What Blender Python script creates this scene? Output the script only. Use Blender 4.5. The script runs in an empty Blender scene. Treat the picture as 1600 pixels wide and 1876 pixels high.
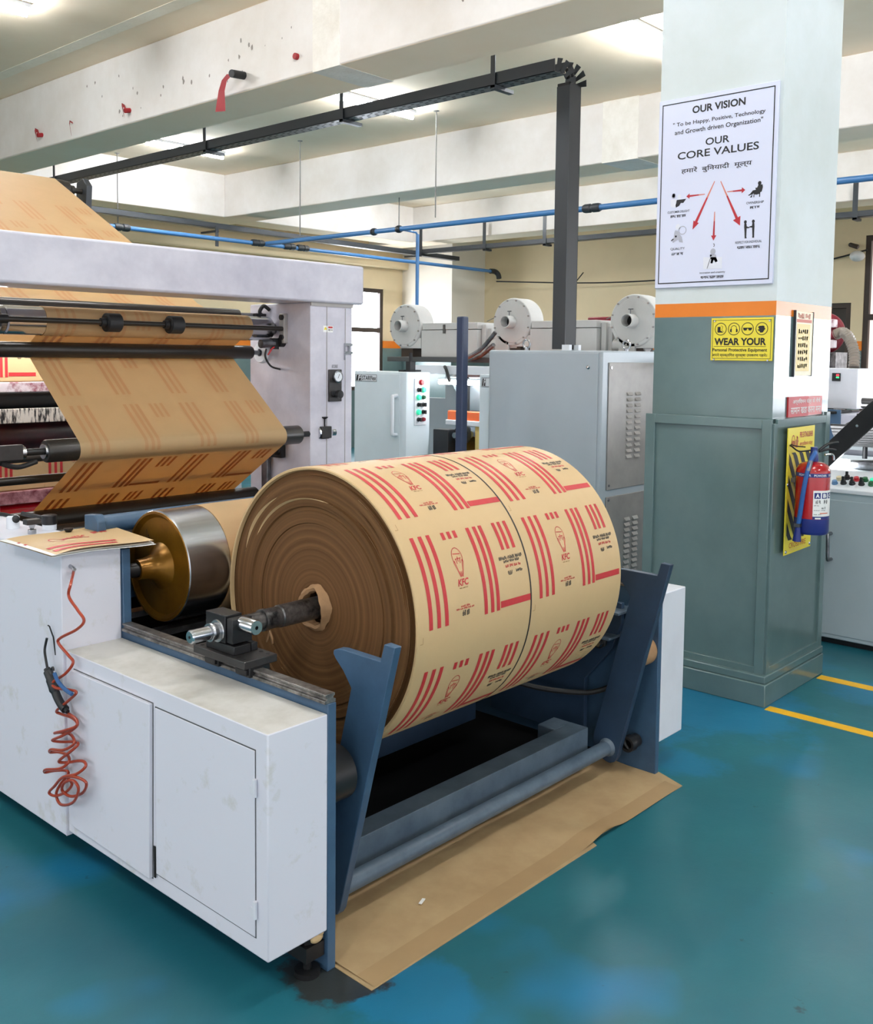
WORLD, EXPO = 1.6, 0.27
import bpy, bmesh, math, random
from mathutils import Vector, Matrix
C = bpy.context.scene.collection
PI = math.pi
R_ = math.radians
random.seed(7)

# ------------------------------------------------------------------ camera
F, CY, YAW, PIT, ROL, EYE = 1813.3, 789.9, 0.734088, 0.0749703, -0.0106174, 1.6
_fw = Vector((math.cos(YAW)*math.cos(PIT), math.sin(YAW)*math.cos(PIT), -math.sin(PIT)))
_r0 = Vector((math.sin(YAW), -math.cos(YAW), 0)); _d0 = _fw.cross(_r0)
_rt = math.cos(ROL)*_r0 + math.sin(ROL)*_d0
_dn = -math.sin(ROL)*_r0 + math.cos(ROL)*_d0
cam = bpy.data.cameras.new('camera'); cam.sensor_width = 36; cam.sensor_fit = 'HORIZONTAL'
cam.lens = 36*F/1600; cam.shift_y = (CY-938)/1600; cam.clip_start = .05; cam.clip_end = 200
co = bpy.data.objects.new('camera', cam); C.objects.link(co)
M = Matrix((( _rt.x, -_dn.x, -_fw.x, 0), (_rt.y, -_dn.y, -_fw.y, 0), (_rt.z, -_dn.z, -_fw.z, EYE), (0, 0, 0, 1)))
co.matrix_world = M
bpy.context.scene.camera = co

def on(ax, v, px, py):
    """point of a surveyed plane (x, y or z = v) seen at a photo position"""
    q = _rt*((px-800)/F) + _dn*((py-CY)/F) + _fw
    k = 'xyz'.index(ax); o = Vector((0, 0, EYE))
    return o + q*((v-o[k])/q[k])

# ------------------------------------------------------------------ materials
def lin(c):
    return tuple((x/255/12.92 if x/255 <= .04045 else ((x/255+.055)/1.055)**2.4) for x in c)
MATS = {}
def mat(name, rgb, rough=.5, metal=0.0, noise=0.0, scale=6.0, bump=0.0, bscale=60.0, rgb2=None, spec=.5, emit=0.0, coat=0.0, stretch=None, thr=None, trans=0.0):
    m = bpy.data.materials.new(name); m.use_nodes = True; MATS[name] = m
    nt = m.node_tree; N = nt.nodes; L = nt.links; b = N['Principled BSDF']
    c = lin(rgb)
    b.inputs['Base Color'].default_value = (*c, 1); b.inputs['Roughness'].default_value = rough
    b.inputs['Metallic'].default_value = metal; b.inputs['Specular IOR Level'].default_value = spec
    if coat: b.inputs['Coat Weight'].default_value = coat; b.inputs['Coat Roughness'].default_value = .15
    if emit:
        b.inputs['Emission Color'].default_value = (*c, 1); b.inputs['Emission Strength'].default_value = emit
    tc = None
    if noise or bump or rgb2:
        tc = N.new('ShaderNodeTexCoord'); vec = tc.outputs['Object']
        if stretch:
            mp = N.new('ShaderNodeMapping'); mp.inputs['Scale'].default_value = stretch
            L.new(vec, mp.inputs['Vector']); vec = mp.outputs['Vector']
    if noise or rgb2:
        nz = N.new('ShaderNodeTexNoise'); nz.inputs['Scale'].default_value = scale; nz.inputs['Detail'].default_value = 6; nz.inputs['Roughness'].default_value = .65
        L.new(vec, nz.inputs['Vector'])
        rp = N.new('ShaderNodeValToRGB'); L.new(nz.outputs['Fac'], rp.inputs['Fac'])
        lo, hi = thr or (.32, .68)
        rp.color_ramp.elements[0].position = lo; rp.color_ramp.elements[1].position = hi
        c2 = lin(rgb2) if rgb2 else tuple(x*(1-noise) for x in c)
        rp.color_ramp.elements[0].color = (*c2, 1); rp.color_ramp.elements[1].color = (*c, 1)
        L.new(rp.outputs['Color'], b.inputs['Base Color'])
    if bump:
        n2 = N.new('ShaderNodeTexNoise'); n2.inputs['Scale'].default_value = bscale; n2.inputs['Detail'].default_value = 3
        L.new(vec, n2.inputs['Vector'])
        bp = N.new('ShaderNodeBump'); bp.inputs['Strength'].default_value = bump; bp.inputs['Distance'].default_value = .01
        L.new(n2.outputs['Fac'], bp.inputs['Height']); L.new(bp.outputs['Normal'], b.inputs['Normal'])
    if trans:
        t = N.new('ShaderNodeBsdfTranslucent'); t.inputs['Color'].default_value = (*lin((232, 156, 64)), 1)
        mx = N.new('ShaderNodeMixShader'); mx.inputs[0].default_value = trans
        L.new(b.outputs[0], mx.inputs[1]); L.new(t.outputs[0], mx.inputs[2]); L.new(mx.outputs[0], N['Material Output'].inputs['Surface'])
    return m
def light_mat(name, rgb, s):
    m = bpy.data.materials.new(name); m.use_nodes = True; MATS[name] = m
    N = m.node_tree.nodes; N.clear(); e = N.new('ShaderNodeEmission'); o = N.new('ShaderNodeOutputMaterial')
    e.inputs[0].default_value = (*lin(rgb), 1); e.inputs[1].default_value = s
    m.node_tree.links.new(e.outputs[0], o.inputs[0]); return m

mat('white_metal', (222, 224, 232), .42, noise=.10, scale=3.5, thr=(.25, .55))
mat('white_dirty', (220, 220, 230), .42, rgb2=(206, 205, 206), scale=9, thr=(.31, .42), bump=.04, bscale=20)
mat('post_white', (214, 212, 222), .32, rgb2=(178, 176, 190), scale=2.2, thr=(.3, .62), coat=.2)
mat('cab_grey', (178, 188, 196), .38, noise=.05, scale=3)
mat('cab_grey_light', (222, 233, 240), .35, noise=.05, scale=3)
mat('cab_steel', (170, 166, 162), .5, metal=.25, noise=.2, scale=5)
mat('console_grey', (170, 184, 190), .4, noise=.06, scale=3)
mat('blue_paint', (64, 94, 122), .42, rgb2=(52, 78, 104), scale=5, bump=.06, bscale=40)
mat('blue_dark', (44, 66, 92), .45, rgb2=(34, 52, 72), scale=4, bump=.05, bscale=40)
mat('blue_grey', (92, 108, 122), .42, rgb2=(66, 82, 98), scale=7)
mat('navy', (48, 60, 88), .45, noise=.1)
mat('black_metal', (38, 38, 40), .38, metal=.3, noise=.3, scale=9)
mat('block_metal', (66, 64, 64), .4, metal=.5, noise=.35, scale=14)
mat('rubber', (26, 26, 28), .62)
mat('roller_dark', (48, 44, 40), .33, metal=.2, noise=.2, scale=3)
mat('chrome', (205, 208, 214), .17, metal=1.0)
mat('steel', (186, 188, 192), .26, metal=1.0, noise=.2, scale=8, stretch=(.3, 6, 6))
mat('worn_steel', (140, 138, 138), .3, metal=.8, rgb2=(40, 40, 42), scale=18)
mat('galv', (150, 152, 156), .3, metal=.9, rgb2=(90, 90, 94), scale=10)
mat('rail_steel', (176, 172, 168), .3, metal=.7, rgb2=(50, 48, 46), scale=16)
mat('brass', (150, 104, 28), .3, metal=.55, rgb2=(110, 72, 14), scale=5)
mat('kraft', (208, 176, 129), .48, noise=.06, scale=4, bump=.05, bscale=30)
mat('kraft_floor', (186, 160, 120), .6, rgb2=(168, 140, 102), scale=5, bump=.25, bscale=5)
mat('kraft_strip', (172, 143, 103), .6, noise=.1)
mat('cab_top_grey', (206, 203, 198), .55, rgb2=(186, 182, 174), scale=6, thr=(.35, .6))  # greyer mottled tone for the top face of the side cabinet
mat('ceiling_patch', (255, 246, 228), .85, rgb2=(246, 236, 214), scale=3, bump=.3, bscale=20)
mat('chip_grey', (150, 142, 134), .8)
mat('kraft_edge', (150, 112, 66), .8, noise=.25, scale=30)
mat('web', (208, 176, 130), .6, noise=.06, scale=10, trans=.3)
mat('web_print_backlit', (178, 112, 66), .6, trans=.3)  # darker copy of the print, painted for the backlit web past the nip
mat('web_faint', (200, 158, 112), .6, trans=.3)
mat('plaster', (242, 238, 230), .75, rgb2=(226, 220, 208), scale=5, bump=.4, bscale=30)
mat('pit_shade_black', (9, 9, 11), .8, spec=.15)
mat('print_red', (196, 48, 52), .5, noise=.12, scale=80)
mat('print_black', (62, 58, 52), .6)
mat('print_pink', (214, 128, 110), .6)
mat('seam_black', (24, 22, 26), .5)
mat('core_card', (176, 136, 96), .7, noise=.2, scale=30, bump=.3, bscale=50)
mat('beam_white', (235, 231, 227), .7, rgb2=(219, 212, 203), scale=1.3, bump=.12, bscale=14)
mat('ceiling_paint', (252, 236, 212), .8, rgb2=(246, 226, 196), scale=.7, bump=.1, bscale=9)
mat('wall_cream', (228, 208, 170), .75, noise=.06, scale=1.5)
mat('wall_pale', (232, 224, 210), .75, noise=.05, scale=1.5)
mat('dado', (106, 126, 124), .3, rgb2=(92, 112, 112), scale=2.5, coat=.15)
mat('stripe_orange', (232, 128, 26), .4, noise=.08, scale=6)
mat('pillar_white', (214, 222, 224), .6, rgb2=(204, 212, 210), scale=2.5)
mat('clad', (98, 120, 120), .2, rgb2=(88, 110, 110), scale=2.2, bump=.05, bscale=8, coat=.3)
mat('yellow_line', (244, 186, 26), .5, noise=.1, scale=14)
mat('tray_grey', (58, 62, 66), .45, metal=.3)
mat('tray_dark', (26, 28, 30), .5, metal=.2)
mat('ribbon_red', (150, 22, 30), .6)
mat('tray_perf', (96, 98, 100), .4, metal=.5)
mat('pipe_blue', (72, 124, 178), .35)
mat('fitting', (42, 46, 50), .5)
mat('wire', (110, 108, 104), .5)
mat('sign_white', (216, 220, 240), .4)
mat('sign_black', (16, 16, 20), .5)
mat('sign_yellow', (236, 216, 58), .4)
mat('sign_red', (186, 40, 46), .5)
mat('sign_red_glare', (226, 140, 140), .55)
mat('sign_pale', (240, 228, 196), .5)
mat('sign_pale_print', (236, 206, 130), .5)
mat('arrow_red', (178, 32, 44), .5)
mat('figure_grey', (176, 178, 190), .5)
mat('figure_pale', (224, 226, 236), .5)
mat('ext_red', (176, 20, 28), .22, coat=.5)
mat('ext_blue', (30, 44, 118), .3)
mat('hose_blue', (40, 92, 160), .4)
mat('paper_white', (238, 238, 236), .6)
mat('air_hose', (164, 58, 30), .3, coat=.3)
mat('gun_black', (24, 26, 30), .5)
mat('gun_blue', (34, 84, 136), .45)
mat('fan_grey', (208, 208, 206), .5, noise=.08, scale=5)
mat('dark_hole', (14, 14, 16), .8)
mat('maroon', (128, 28, 44), .4, noise=.1)
mat('ink_red', (178, 16, 30), .15, coat=.6)
mat('ink_dark', (58, 14, 22), .3, rgb2=(22, 10, 14), scale=9)
mat('ink_drip', (214, 206, 196), .45, rgb2=(22, 20, 22), scale=9, stretch=(9, 1, 1.2), thr=(.44, .52))
mat('ink_stain', (226, 212, 216), .45, rgb2=(150, 86, 96), scale=14, thr=(.4, .55))
mat('ink_pink', (206, 150, 158), .3, rgb2=(120, 40, 56), scale=16, thr=(.35, .6))
mat('window_frame', (58, 46, 38), .5)
mat('hose_clear', (146, 136, 124), .25, coat=.3)
mat('btn_green', (52, 208, 160), .4, emit=.5)
mat('btn_darkgreen', (20, 84, 48), .4)
mat('btn_red', (190, 34, 46), .4)
mat('btn_cream', (222, 208, 170), .4)
mat('btn_blue', (90, 130, 170), .4)
mat('plastic_white', (226, 230, 236), .4)
mat('orange_metal', (226, 104, 52), .45, noise=.15)
mat('yellow_panel', (238, 210, 130), .5)
mat('panel_blue', (62, 92, 122), .5)
mat('glass_dark', (40, 42, 44), .1)
light_mat('tube_light', (246, 250, 255), 165.0)
light_mat('task_light', (250, 252, 255), 40.0)
light_mat('daylight_pane', (240, 246, 255), 17.0)
light_mat('blind_pane', (255, 236, 226), 1.1)
light_mat('led_red', (255, 60, 70), 3.0)
light_mat('led_green', (60, 255, 130), 3.0)

def floor_mat():
    m = bpy.data.materials.new('floor_epoxy'); m.use_nodes = True; MATS['floor_epoxy'] = m
    N = m.node_tree.nodes; L = m.node_tree.links; b = N['Principled BSDF']
    tc = N.new('ShaderNodeTexCoord')
    def noise(s, d=5, r=.6):
        n = N.new('ShaderNodeTexNoise'); n.inputs['Scale'].default_value = s; n.inputs['Detail'].default_value = d; n.inputs['Roughness'].default_value = r
        L.new(tc.outputs['Object'], n.inputs['Vector']); return n.outputs['Fac']
    def ramp(f, p0, c0, p1, c1):
        r = N.new('ShaderNodeValToRGB'); e = r.color_ramp.elements; e[0].position = p0; e[1].position = p1
        e[0].color = (*c0, 1); e[1].color = (*c1, 1); L.new(f, r.inputs['Fac']); return r.outputs['Color']
    def mix(f, a, c, kind='MIX'):
        x = N.new('ShaderNodeMix'); x.data_type = 'RGBA'; x.blend_type = kind
        if isinstance(f, float): x.inputs[0].default_value = f
        else: L.new(f, x.inputs[0])
        L.new(a, x.inputs[6]); L.new(c, x.inputs[7]); return x.outputs[2]
    base = ramp(noise(.7), .3, lin((24, 90, 106)), .7, lin((36, 110, 120)))
    blue = ramp(noise(900, 0), 0, lin((22, 112, 156)), 1, lin((26, 120, 164)))
    f = ramp(noise(1.1, 3), .58, (0, 0, 0), .72, (1, 1, 1))
    col = mix(f, base, blue)
    spots = ramp(noise(7, 4, .7), .68, (0, 0, 0), .73, (.85, .85, .85))
    dark = ramp(noise(900, 0), 0, lin((22, 50, 58)), 1, lin((26, 56, 64)))
    col = mix(spots, col, dark)
    # worn, re-painted bright blue patches around the pillar foot and the far plate
    for cx, cy, rad in ((4.15, 1.95, .75), (3.5, 1.8, .3), (1.75, 1.62, .3), (4.9, 1.6, .4)):
        d = N.new('ShaderNodeVectorMath'); d.operation = 'DISTANCE'; d.inputs[1].default_value = (cx, cy, 0); L.new(tc.outputs['Object'], d.inputs[0])
        mr = N.new('ShaderNodeMapRange'); mr.inputs['From Min'].default_value = rad*.2; mr.inputs['From Max'].default_value = rad; mr.inputs['To Min'].default_value = .3; mr.inputs['To Max'].default_value = -.3
        L.new(d.outputs['Value'], mr.inputs['Value'])
        ad = N.new('ShaderNodeMath'); ad.operation = 'ADD'; L.new(mr.outputs['Result'], ad.inputs[0]); L.new(noise(3.2, 5, .7), ad.inputs[1])
        col = mix(ramp(ad.outputs[0], .52, (0, 0, 0), .68, (.6, .6, .6)), col, blue)
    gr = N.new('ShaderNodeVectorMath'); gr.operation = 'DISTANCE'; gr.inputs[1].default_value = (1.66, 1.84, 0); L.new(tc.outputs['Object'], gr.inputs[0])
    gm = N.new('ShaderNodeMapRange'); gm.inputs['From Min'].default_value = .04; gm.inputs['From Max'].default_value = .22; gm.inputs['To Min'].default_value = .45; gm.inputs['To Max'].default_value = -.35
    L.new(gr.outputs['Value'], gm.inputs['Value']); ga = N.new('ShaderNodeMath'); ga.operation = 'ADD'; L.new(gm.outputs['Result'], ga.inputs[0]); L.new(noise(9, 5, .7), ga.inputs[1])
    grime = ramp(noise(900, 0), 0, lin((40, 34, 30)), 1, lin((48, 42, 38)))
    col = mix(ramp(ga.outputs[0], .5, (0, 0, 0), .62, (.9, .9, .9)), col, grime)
    L.new(col, b.inputs['Base Color'])
    rr = N.new('ShaderNodeMapRange'); rr.inputs['To Min'].default_value = .3; rr.inputs['To Max'].default_value = .5
    L.new(noise(3), rr.inputs['Value']); L.new(rr.outputs['Result'], b.inputs['Roughness'])
    bp = N.new('ShaderNodeBump'); bp.inputs['Strength'].default_value = .12; bp.inputs['Distance'].default_value = .01
    L.new(noise(12), bp.inputs['Height']); L.new(bp.outputs['Normal'], b.inputs['Normal'])
floor_mat()

def roll_end_mat():
    """end of a paper roll: fine concentric winding rings about the object's x axis"""
    m = bpy.data.materials.new('roll_end'); m.use_nodes = True; MATS['roll_end'] = m
    N = m.node_tree.nodes; L = m.node_tree.links; b = N['Principled BSDF']
    tc = N.new('ShaderNodeTexCoord'); sp = N.new('ShaderNodeSeparateXYZ'); L.new(tc.outputs['Object'], sp.inputs[0])
    cb = N.new('ShaderNodeCombineXYZ'); L.new(sp.outputs['Y'], cb.inputs['X']); L.new(sp.outputs['Z'], cb.inputs['Y'])
    ln = N.new('ShaderNodeVectorMath'); ln.operation = 'LENGTH'; L.new(cb.outputs[0], ln.inputs[0])
    n = N.new('ShaderNodeTexNoise'); n.noise_dimensions = '1D'; n.inputs['Scale'].default_value = 70; n.inputs['Detail'].default_value = 5
    L.new(ln.outputs['Value'], n.inputs['W'])
    r = N.new('ShaderNodeValToRGB'); e = r.color_ramp.elements; e[0].position = .35; e[1].position = .7
    e[0].color = (*lin((92, 63, 36)), 1); e[1].color = (*lin((112, 80, 48)), 1)
    L.new(n.outputs['Fac'], r.inputs['Fac']); L.new(r.outputs['Color'], b.inputs['Base Color'])
    b.inputs['Roughness'].default_value = .7; b.inputs['Specular IOR Level'].default_value = .2
    bp = N.new('ShaderNodeBump'); bp.inputs['Strength'].default_value = .25; bp.inputs['Distance'].default_value = .004
    L.new(n.outputs['Fac'], bp.inputs['Height']); L.new(bp.outputs['Normal'], b.inputs['Normal'])
roll_end_mat()

# ------------------------------------------------------------------ mesh helpers
def BM(): return bmesh.new()
def quad(bm, a, b, c, d, mi=0):
    f = bm.faces.new([bm.verts.new(p) for p in (a, b, c, d)]); f.material_index = mi; return f
def box(bm, x0, x1, y0, y1, z0, z1, mi=0):
    v = [bm.verts.new((x, y, z)) for x in (x0, x1) for y in (y0, y1) for z in (z0, z1)]
    for f in ((0, 1, 3, 2), (4, 6, 7, 5), (0, 4, 5, 1), (2, 3, 7, 6), (0, 2, 6, 4), (1, 5, 7, 3)):
        bm.faces.new([v[i] for i in f]).material_index = mi
    return bm
def frame_axes(d):
    d = d.normalized(); a = Vector((0, 0, 1)) if abs(d.z) < .9 else Vector((1, 0, 0))
    u = d.cross(a).normalized(); return u, d.cross(u)
def cyl(bm, p0, p1, r, seg=24, r2=None, mi=0, caps=True):
    p0, p1 = Vector(p0), Vector(p1); u, w = frame_axes(p1-p0); r2 = r if r2 is None else r2
    ring = lambda p, q: [bm.verts.new(p+u*(q*math.cos(2*PI*i/seg))+w*(q*math.sin(2*PI*i/seg))) for i in range(seg)]
    a, b = ring(p0, r), ring(p1, r2)
    for i in range(seg):
        j = (i+1) % seg; bm.faces.new((a[i], a[j], b[j], b[i])).material_index = mi
    if caps:
        bm.faces.new(a[::-1]).material_index = mi; bm.faces.new(b).material_index = mi
    return bm
def lathe(bm, p0, ax, prof, seg=48, mi=0):
    """prof: [(distance along ax, radius)]"""
    p0, ax = Vector(p0), Vector(ax).normalized(); u, w = frame_axes(ax); prev = None
    for t, r in prof:
        if r < 1e-6: cur = [bm.verts.new(p0+ax*t)]
        else: cur = [bm.verts.new(p0+ax*t+u*(r*math.cos(2*PI*i/seg))+w*(r*math.sin(2*PI*i/seg))) for i in range(seg)]
        if prev:
            for i in range(seg):
                j = (i+1) % seg
                fs = [prev[i % len(prev)], prev[j % len(prev)], cur[j % len(cur)], cur[i % len(cur)]]
                fs = list(dict.fromkeys(fs))
                if len(fs) > 2: bm.faces.new(fs).material_index = mi
        prev = cur
    return bm
def prism(bm, pts, ax, a0, a1, mi=0):
    """polygon pts in the plane across axis ax, extruded a0..a1"""
    def P(p, a):
        return {'x': (a, p[0], p[1]), 'y': (p[0], a, p[1]), 'z': (p[0], p[1], a)}[ax]
    A = [bm.verts.new(P(p, a0)) for p in pts]; B = [bm.verts.new(P(p, a1)) for p in pts]; n = len(pts)
    bm.faces.new(A).material_index = mi; bm.faces.new(B[::-1]).material_index = mi
    for i in range(n):
        j = (i+1) % n; bm.faces.new((A[j], A[i], B[i], B[j])).material_index = mi
    return bm
def smooth_path(pts, n=6):
    pts = [Vector(p) for p in pts]; out = []
    for i in range(len(pts)-1):
        p0, p1, p2, p3 = pts[max(i-1, 0)], pts[i], pts[i+1], pts[min(i+2, len(pts)-1)]
        for k in range(n):
            t = k/n
            out.append(.5*((2*p1)+(-p0+p2)*t+(2*p0-5*p1+4*p2-p3)*t*t+(-p0+3*p1-3*p2+p3)*t**3))
    return out+[pts[-1]]
def tube(bm, pts, r, seg=10, mi=0):
    pts = [Vector(p) for p in pts]; u = None; prev = None; first = None
    for i, p in enumerate(pts):
        d = (pts[min(i+1, len(pts)-1)]-pts[max(i-1, 0)]).normalized()
        if u is None: u, _ = frame_axes(d)
        u = (u-d*u.dot(d)).normalized(); w = d.cross(u)
        rr = r[i] if isinstance(r, (list, tuple)) else r
        cur = [bm.verts.new(p+u*(rr*math.cos(2*PI*k/seg))+w*(rr*math.sin(2*PI*k/seg))) for k in range(seg)]
        if prev:
            for k in range(seg):
                j = (k+1) % seg; bm.faces.new((prev[k], prev[j], cur[j], cur[k])).material_index = mi
        else: first = cur
        prev = cur
    bm.faces.new(first[::-1]).material_index = mi; bm.faces.new(prev).material_index = mi
    return bm
def sphere(bm, p, r, seg=12, sc=(1, 1, 1), mi=0):
    prof = [(-r*math.cos(PI*k/8), r*math.sin(PI*k/8)) for k in range(9)]
    n0 = len(bm.verts); lathe(bm, (0, 0, 0), (0, 0, 1), prof, seg, mi); bm.verts.ensure_lookup_table()
    for v in bm.verts[n0:]: v.co = Vector((p[0]+v.co.x*sc[0], p[1]+v.co.y*sc[1], p[2]+v.co.z*sc[2]))
    return bm

def obj(name, bm, ms, parent=None, bevel=0.0, smooth=True, origin=None, recalc=True):
    if recalc: bmesh.ops.recalc_face_normals(bm, faces=bm.faces[:])
    me = bpy.data.meshes.new(name); bm.to_mesh(me); bm.free()
    for m in ([ms] if isinstance(ms, str) else ms): me.materials.append(MATS[m])
    if smooth:
        for p in me.polygons: p.use_smooth = True
        me.set_sharp_from_angle(angle=R_(32))
    o = bpy.data.objects.new(name, me); C.objects.link(o)
    base = Vector((0, 0, 0))
    if parent is not None:
        o.parent = parent
        q = parent
        while q: base += q.location; q = q.parent
    org = Vector(origin) if origin else base
    for v in me.vertices: v.co -= org
    o.location = org-base
    if bevel:
        b = o.modifiers.new('edge', 'BEVEL'); b.width = bevel; b.segments = 2; b.limit_method = 'ANGLE'; b.angle_limit = R_(40)
    return o
def tag(o, label, cat, group=None):
    o['label'] = label; o['category'] = cat
    if group: o['group'] = group
    return o
def thing(name, label, cat, loc=(0, 0, 0), group=None):
    o = bpy.data.objects.new(name, None); o.empty_display_size = .1; C.objects.link(o); o.location = loc
    return tag(o, label, cat, group)
def struct(name, bm, ms, parent=None, **k):
    o = obj(name, bm, ms, parent, **k)
    if parent is None: o['kind'] = 'structure'
    return o
def dup(root, dloc, label=None):
    r = root.copy(); C.objects.link(r); r.location = root.location+Vector(dloc)
    if label: r['label'] = label
    for ch in list(root.children):
        c = ch.copy(); C.objects.link(c); c.parent = r
        for g in ch.children:
            d = g.copy(); C.objects.link(d); d.parent = c
    return r

# ------------------------------------------------------------------ flat artwork (u right, v up), mapped onto any surface
def text_polys(body, u0, u1, v0, v1, mi=0, bold=0.0, shear=0.0):
    cu = bpy.data.curves.new('t', 'FONT'); cu.body = body; cu.offset = bold; cu.shear = shear; cu.resolution_u = 3; cu.fill_mode = 'FRONT'
    o = bpy.data.objects.new('t', cu); C.objects.link(o); bpy.context.view_layer.update()
    me = bpy.data.meshes.new_from_object(o.evaluated_get(bpy.context.evaluated_depsgraph_get()))
    xs = [v.co.x for v in me.vertices]; ys = [v.co.y for v in me.vertices]
    ax, bx, ay, by = min(xs), max(xs), min(ys), max(ys)
    P = [(u0+(v.co.x-ax)/(bx-ax)*(u1-u0), v0+(v.co.y-ay)/(by-ay)*(v1-v0)) for v in me.vertices]
    out = [([P[i] for i in p.vertices], mi) for p in me.polygons]
    bpy.data.objects.remove(o); bpy.data.curves.remove(cu); bpy.data.meshes.remove(me)
    return out
def rect(u0, u1, v0, v1, mi=0, step=None):
    n = max(1, math.ceil(abs(v1-v0)/step)) if step else 1
    return [([(u0, v0+(v1-v0)*k/n), (u1, v0+(v1-v0)*k/n), (u1, v0+(v1-v0)*(k+1)/n), (u0, v0+(v1-v0)*(k+1)/n)], mi) for k in range(n)]
def poly(pts, mi=0): return [(list(pts), mi)]
def line2(a, b, w, mi=0, w2=None):
    dx, dy = b[0]-a[0], b[1]-a[1]; l = math.hypot(dx, dy) or 1; nx, ny = -dy/l/2, dx/l/2; w2 = w if w2 is None else w2
    return [([(a[0]-nx*w, a[1]-ny*w), (b[0]-nx*w2, b[1]-ny*w2), (b[0]+nx*w2, b[1]+ny*w2), (a[0]+nx*w, a[1]+ny*w)], mi)]
def ringp(c, a, b, w, mi=0, n=24, t0=0, t1=360):
    out = []
    for k in range(n):
        p, q = R_(t0+(t1-t0)*k/n), R_(t0+(t1-t0)*(k+1)/n)
        f = lambda t, s: (c[0]+(a-s)*math.cos(t), c[1]+(b-s)*math.sin(t))
        out.append(([f(p, 0), f(q, 0), f(q, w), f(p, w)], mi))
    return out
def disc(c, a, b=None, mi=0, n=20):
    b = a if b is None else b
    return [([(c[0]+a*math.cos(2*PI*k/n), c[1]+b*math.sin(2*PI*k/n)) for k in range(n)], mi)]
def scribble(u0, u1, v0, v1, mi=0, n=14, words=3):
    """lettering too small to read: short strokes"""
    out = []; w = (u1-u0)/n; gaps = {round(n*(k+1)/words) for k in range(words-1)}; h = v1-v0
    for k in range(n):
        if k in gaps: continue
        a = v0+h*random.choice((0, 0, .1, .25)); b = v1-h*random.choice((0, 0, .1, .3))
        out += rect(u0+w*k, u0+w*(k+.62), a, b, mi)
        if random.random() < .6: m = v0+h*random.choice((.05, .45, .8)); out += rect(u0+w*k, u0+w*(k+.95), m, m+h*.16, mi)
    return out
def art(bm, polys, f, base=0):
    for pts, mi in polys:
        try: bm.faces.new([bm.verts.new(f(*p)) for p in pts]).material_index = mi+base
        except ValueError: pass
    return bm
def on_x(x, y0):       # artwork on a face looking towards -x; u runs towards -y
    return lambda u, v: (x, y0-u, v)
def on_y(y, x0=0.0):   # artwork on a face looking towards -y; u runs towards +x
    return lambda u, v: (x0+u, y, v)
def on_z(z, o, ang):
    c, s = math.cos(ang), math.sin(ang)
    return lambda u, v: (o[0]+u*c-v*s, o[1]+u*s+v*c, z)

# ================================================================== THE SETTING
ZC, ZB = 4.09, 3.505
bm = BM(); box(bm, -8, 17, -9, 13.2, -.12, 0); struct('floor', bm, 'floor_epoxy', smooth=False)
bm = BM(); box(bm, -8, 17, -9, 13.2, ZC, ZC+.15); struct('ceiling', bm, 'ceiling_paint', smooth=False)
def wall_strips(bm, x0, x1, y0, y1):
    for z0, z1, mi in ((0, 1.745, 1), (1.745, 1.875, 2), (1.875, ZC, 0)): box(bm, x0, x1, y0, y1, z0, z1, mi)
bm = BM()
wall_strips(bm, -8, 11.42, 12.65, 12.85); wall_strips(bm, 12.57, 14.15, 12.65, 12.85)
box(bm, 11.42, 12.57, 12.65, 12.85, 0, 1.0, 1); box(bm, 11.42, 12.57, 12.65, 12.85, 2.79, ZC, 0)
struct('wall_back', bm, ['wall_cream', 'dado', 'stripe_orange'], smooth=False)
bm = BM()
for a, b in ((5.42, 12.65), (-.4, .9), (-9, -3.6)): wall_strips(bm, 13.95, 14.15, a, b)
for a, b, z0, z1 in ((4.95, 5.42, 0, .9), (4.95, 5.42, 2.4, ZC), (.9, 4.79, 0, .9), (.9, 4.79, 3.3, ZC), (-3.6, -.4, 0, .9), (-3.6, -.4, 2.9, ZC)):
    box(bm, 13.95, 14.15, a, b, z0, z1, 0)
wall_strips(bm, 13.95, 14.15, 4.79, 4.95)
struct('wall_right', bm, ['wall_cream', 'dado', 'stripe_orange'], smooth=False)
# wall pier between window and side wall
bm = BM(); wall_strips(bm, 13.05, 13.95, 11.45, 12.65); struct('wall_pier', bm, ['wall_pale', 'dado', 'stripe_orange'], smooth=False)

def beam(name, x0, x1, y0, y1, mats=('beam_white', 'ceiling_paint')):
    bm = BM(); box(bm, x0, x1, y0, y1, ZB, ZC); bm.faces.ensure_lookup_table(); bm.faces[4].material_index = 1; mats = list(mats); return struct(name, bm, mats, bevel=.012)
b1 = beam('ceiling_beam', 4.5, 5.0, -9, 12.65)
beam('ceiling_beam', 8.38, 8.9, -9, 12.65)
beam('ceiling_beam', 12.19, 12.7, -9, 12.65)
beam('ceiling_beam', 5.0, 8.38, 11.57, 12.05)
beam('ceiling_beam', 8.9, 12.19, 11.57, 12.05)
beam('ceiling_beam', .45, .95, -9, 12.65)
bm = BM(); box(bm, 4.497, 5.003, 4.95, 5.22, ZB-.003, ZC); struct('beam_joint', bm, 'plaster', bevel=.002)
bm = BM(); box(bm, 8.376, 8.903, 5.02, 5.42, ZB-.003, ZC); struct('beam_joint', bm, 'plaster', bevel=.002)
bm = BM(); box(bm, -6, 13.95, 12.5, 12.65, 3.16, 3.3); struct('trim_1', bm, 'wall_cream', bevel=.02)

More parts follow.
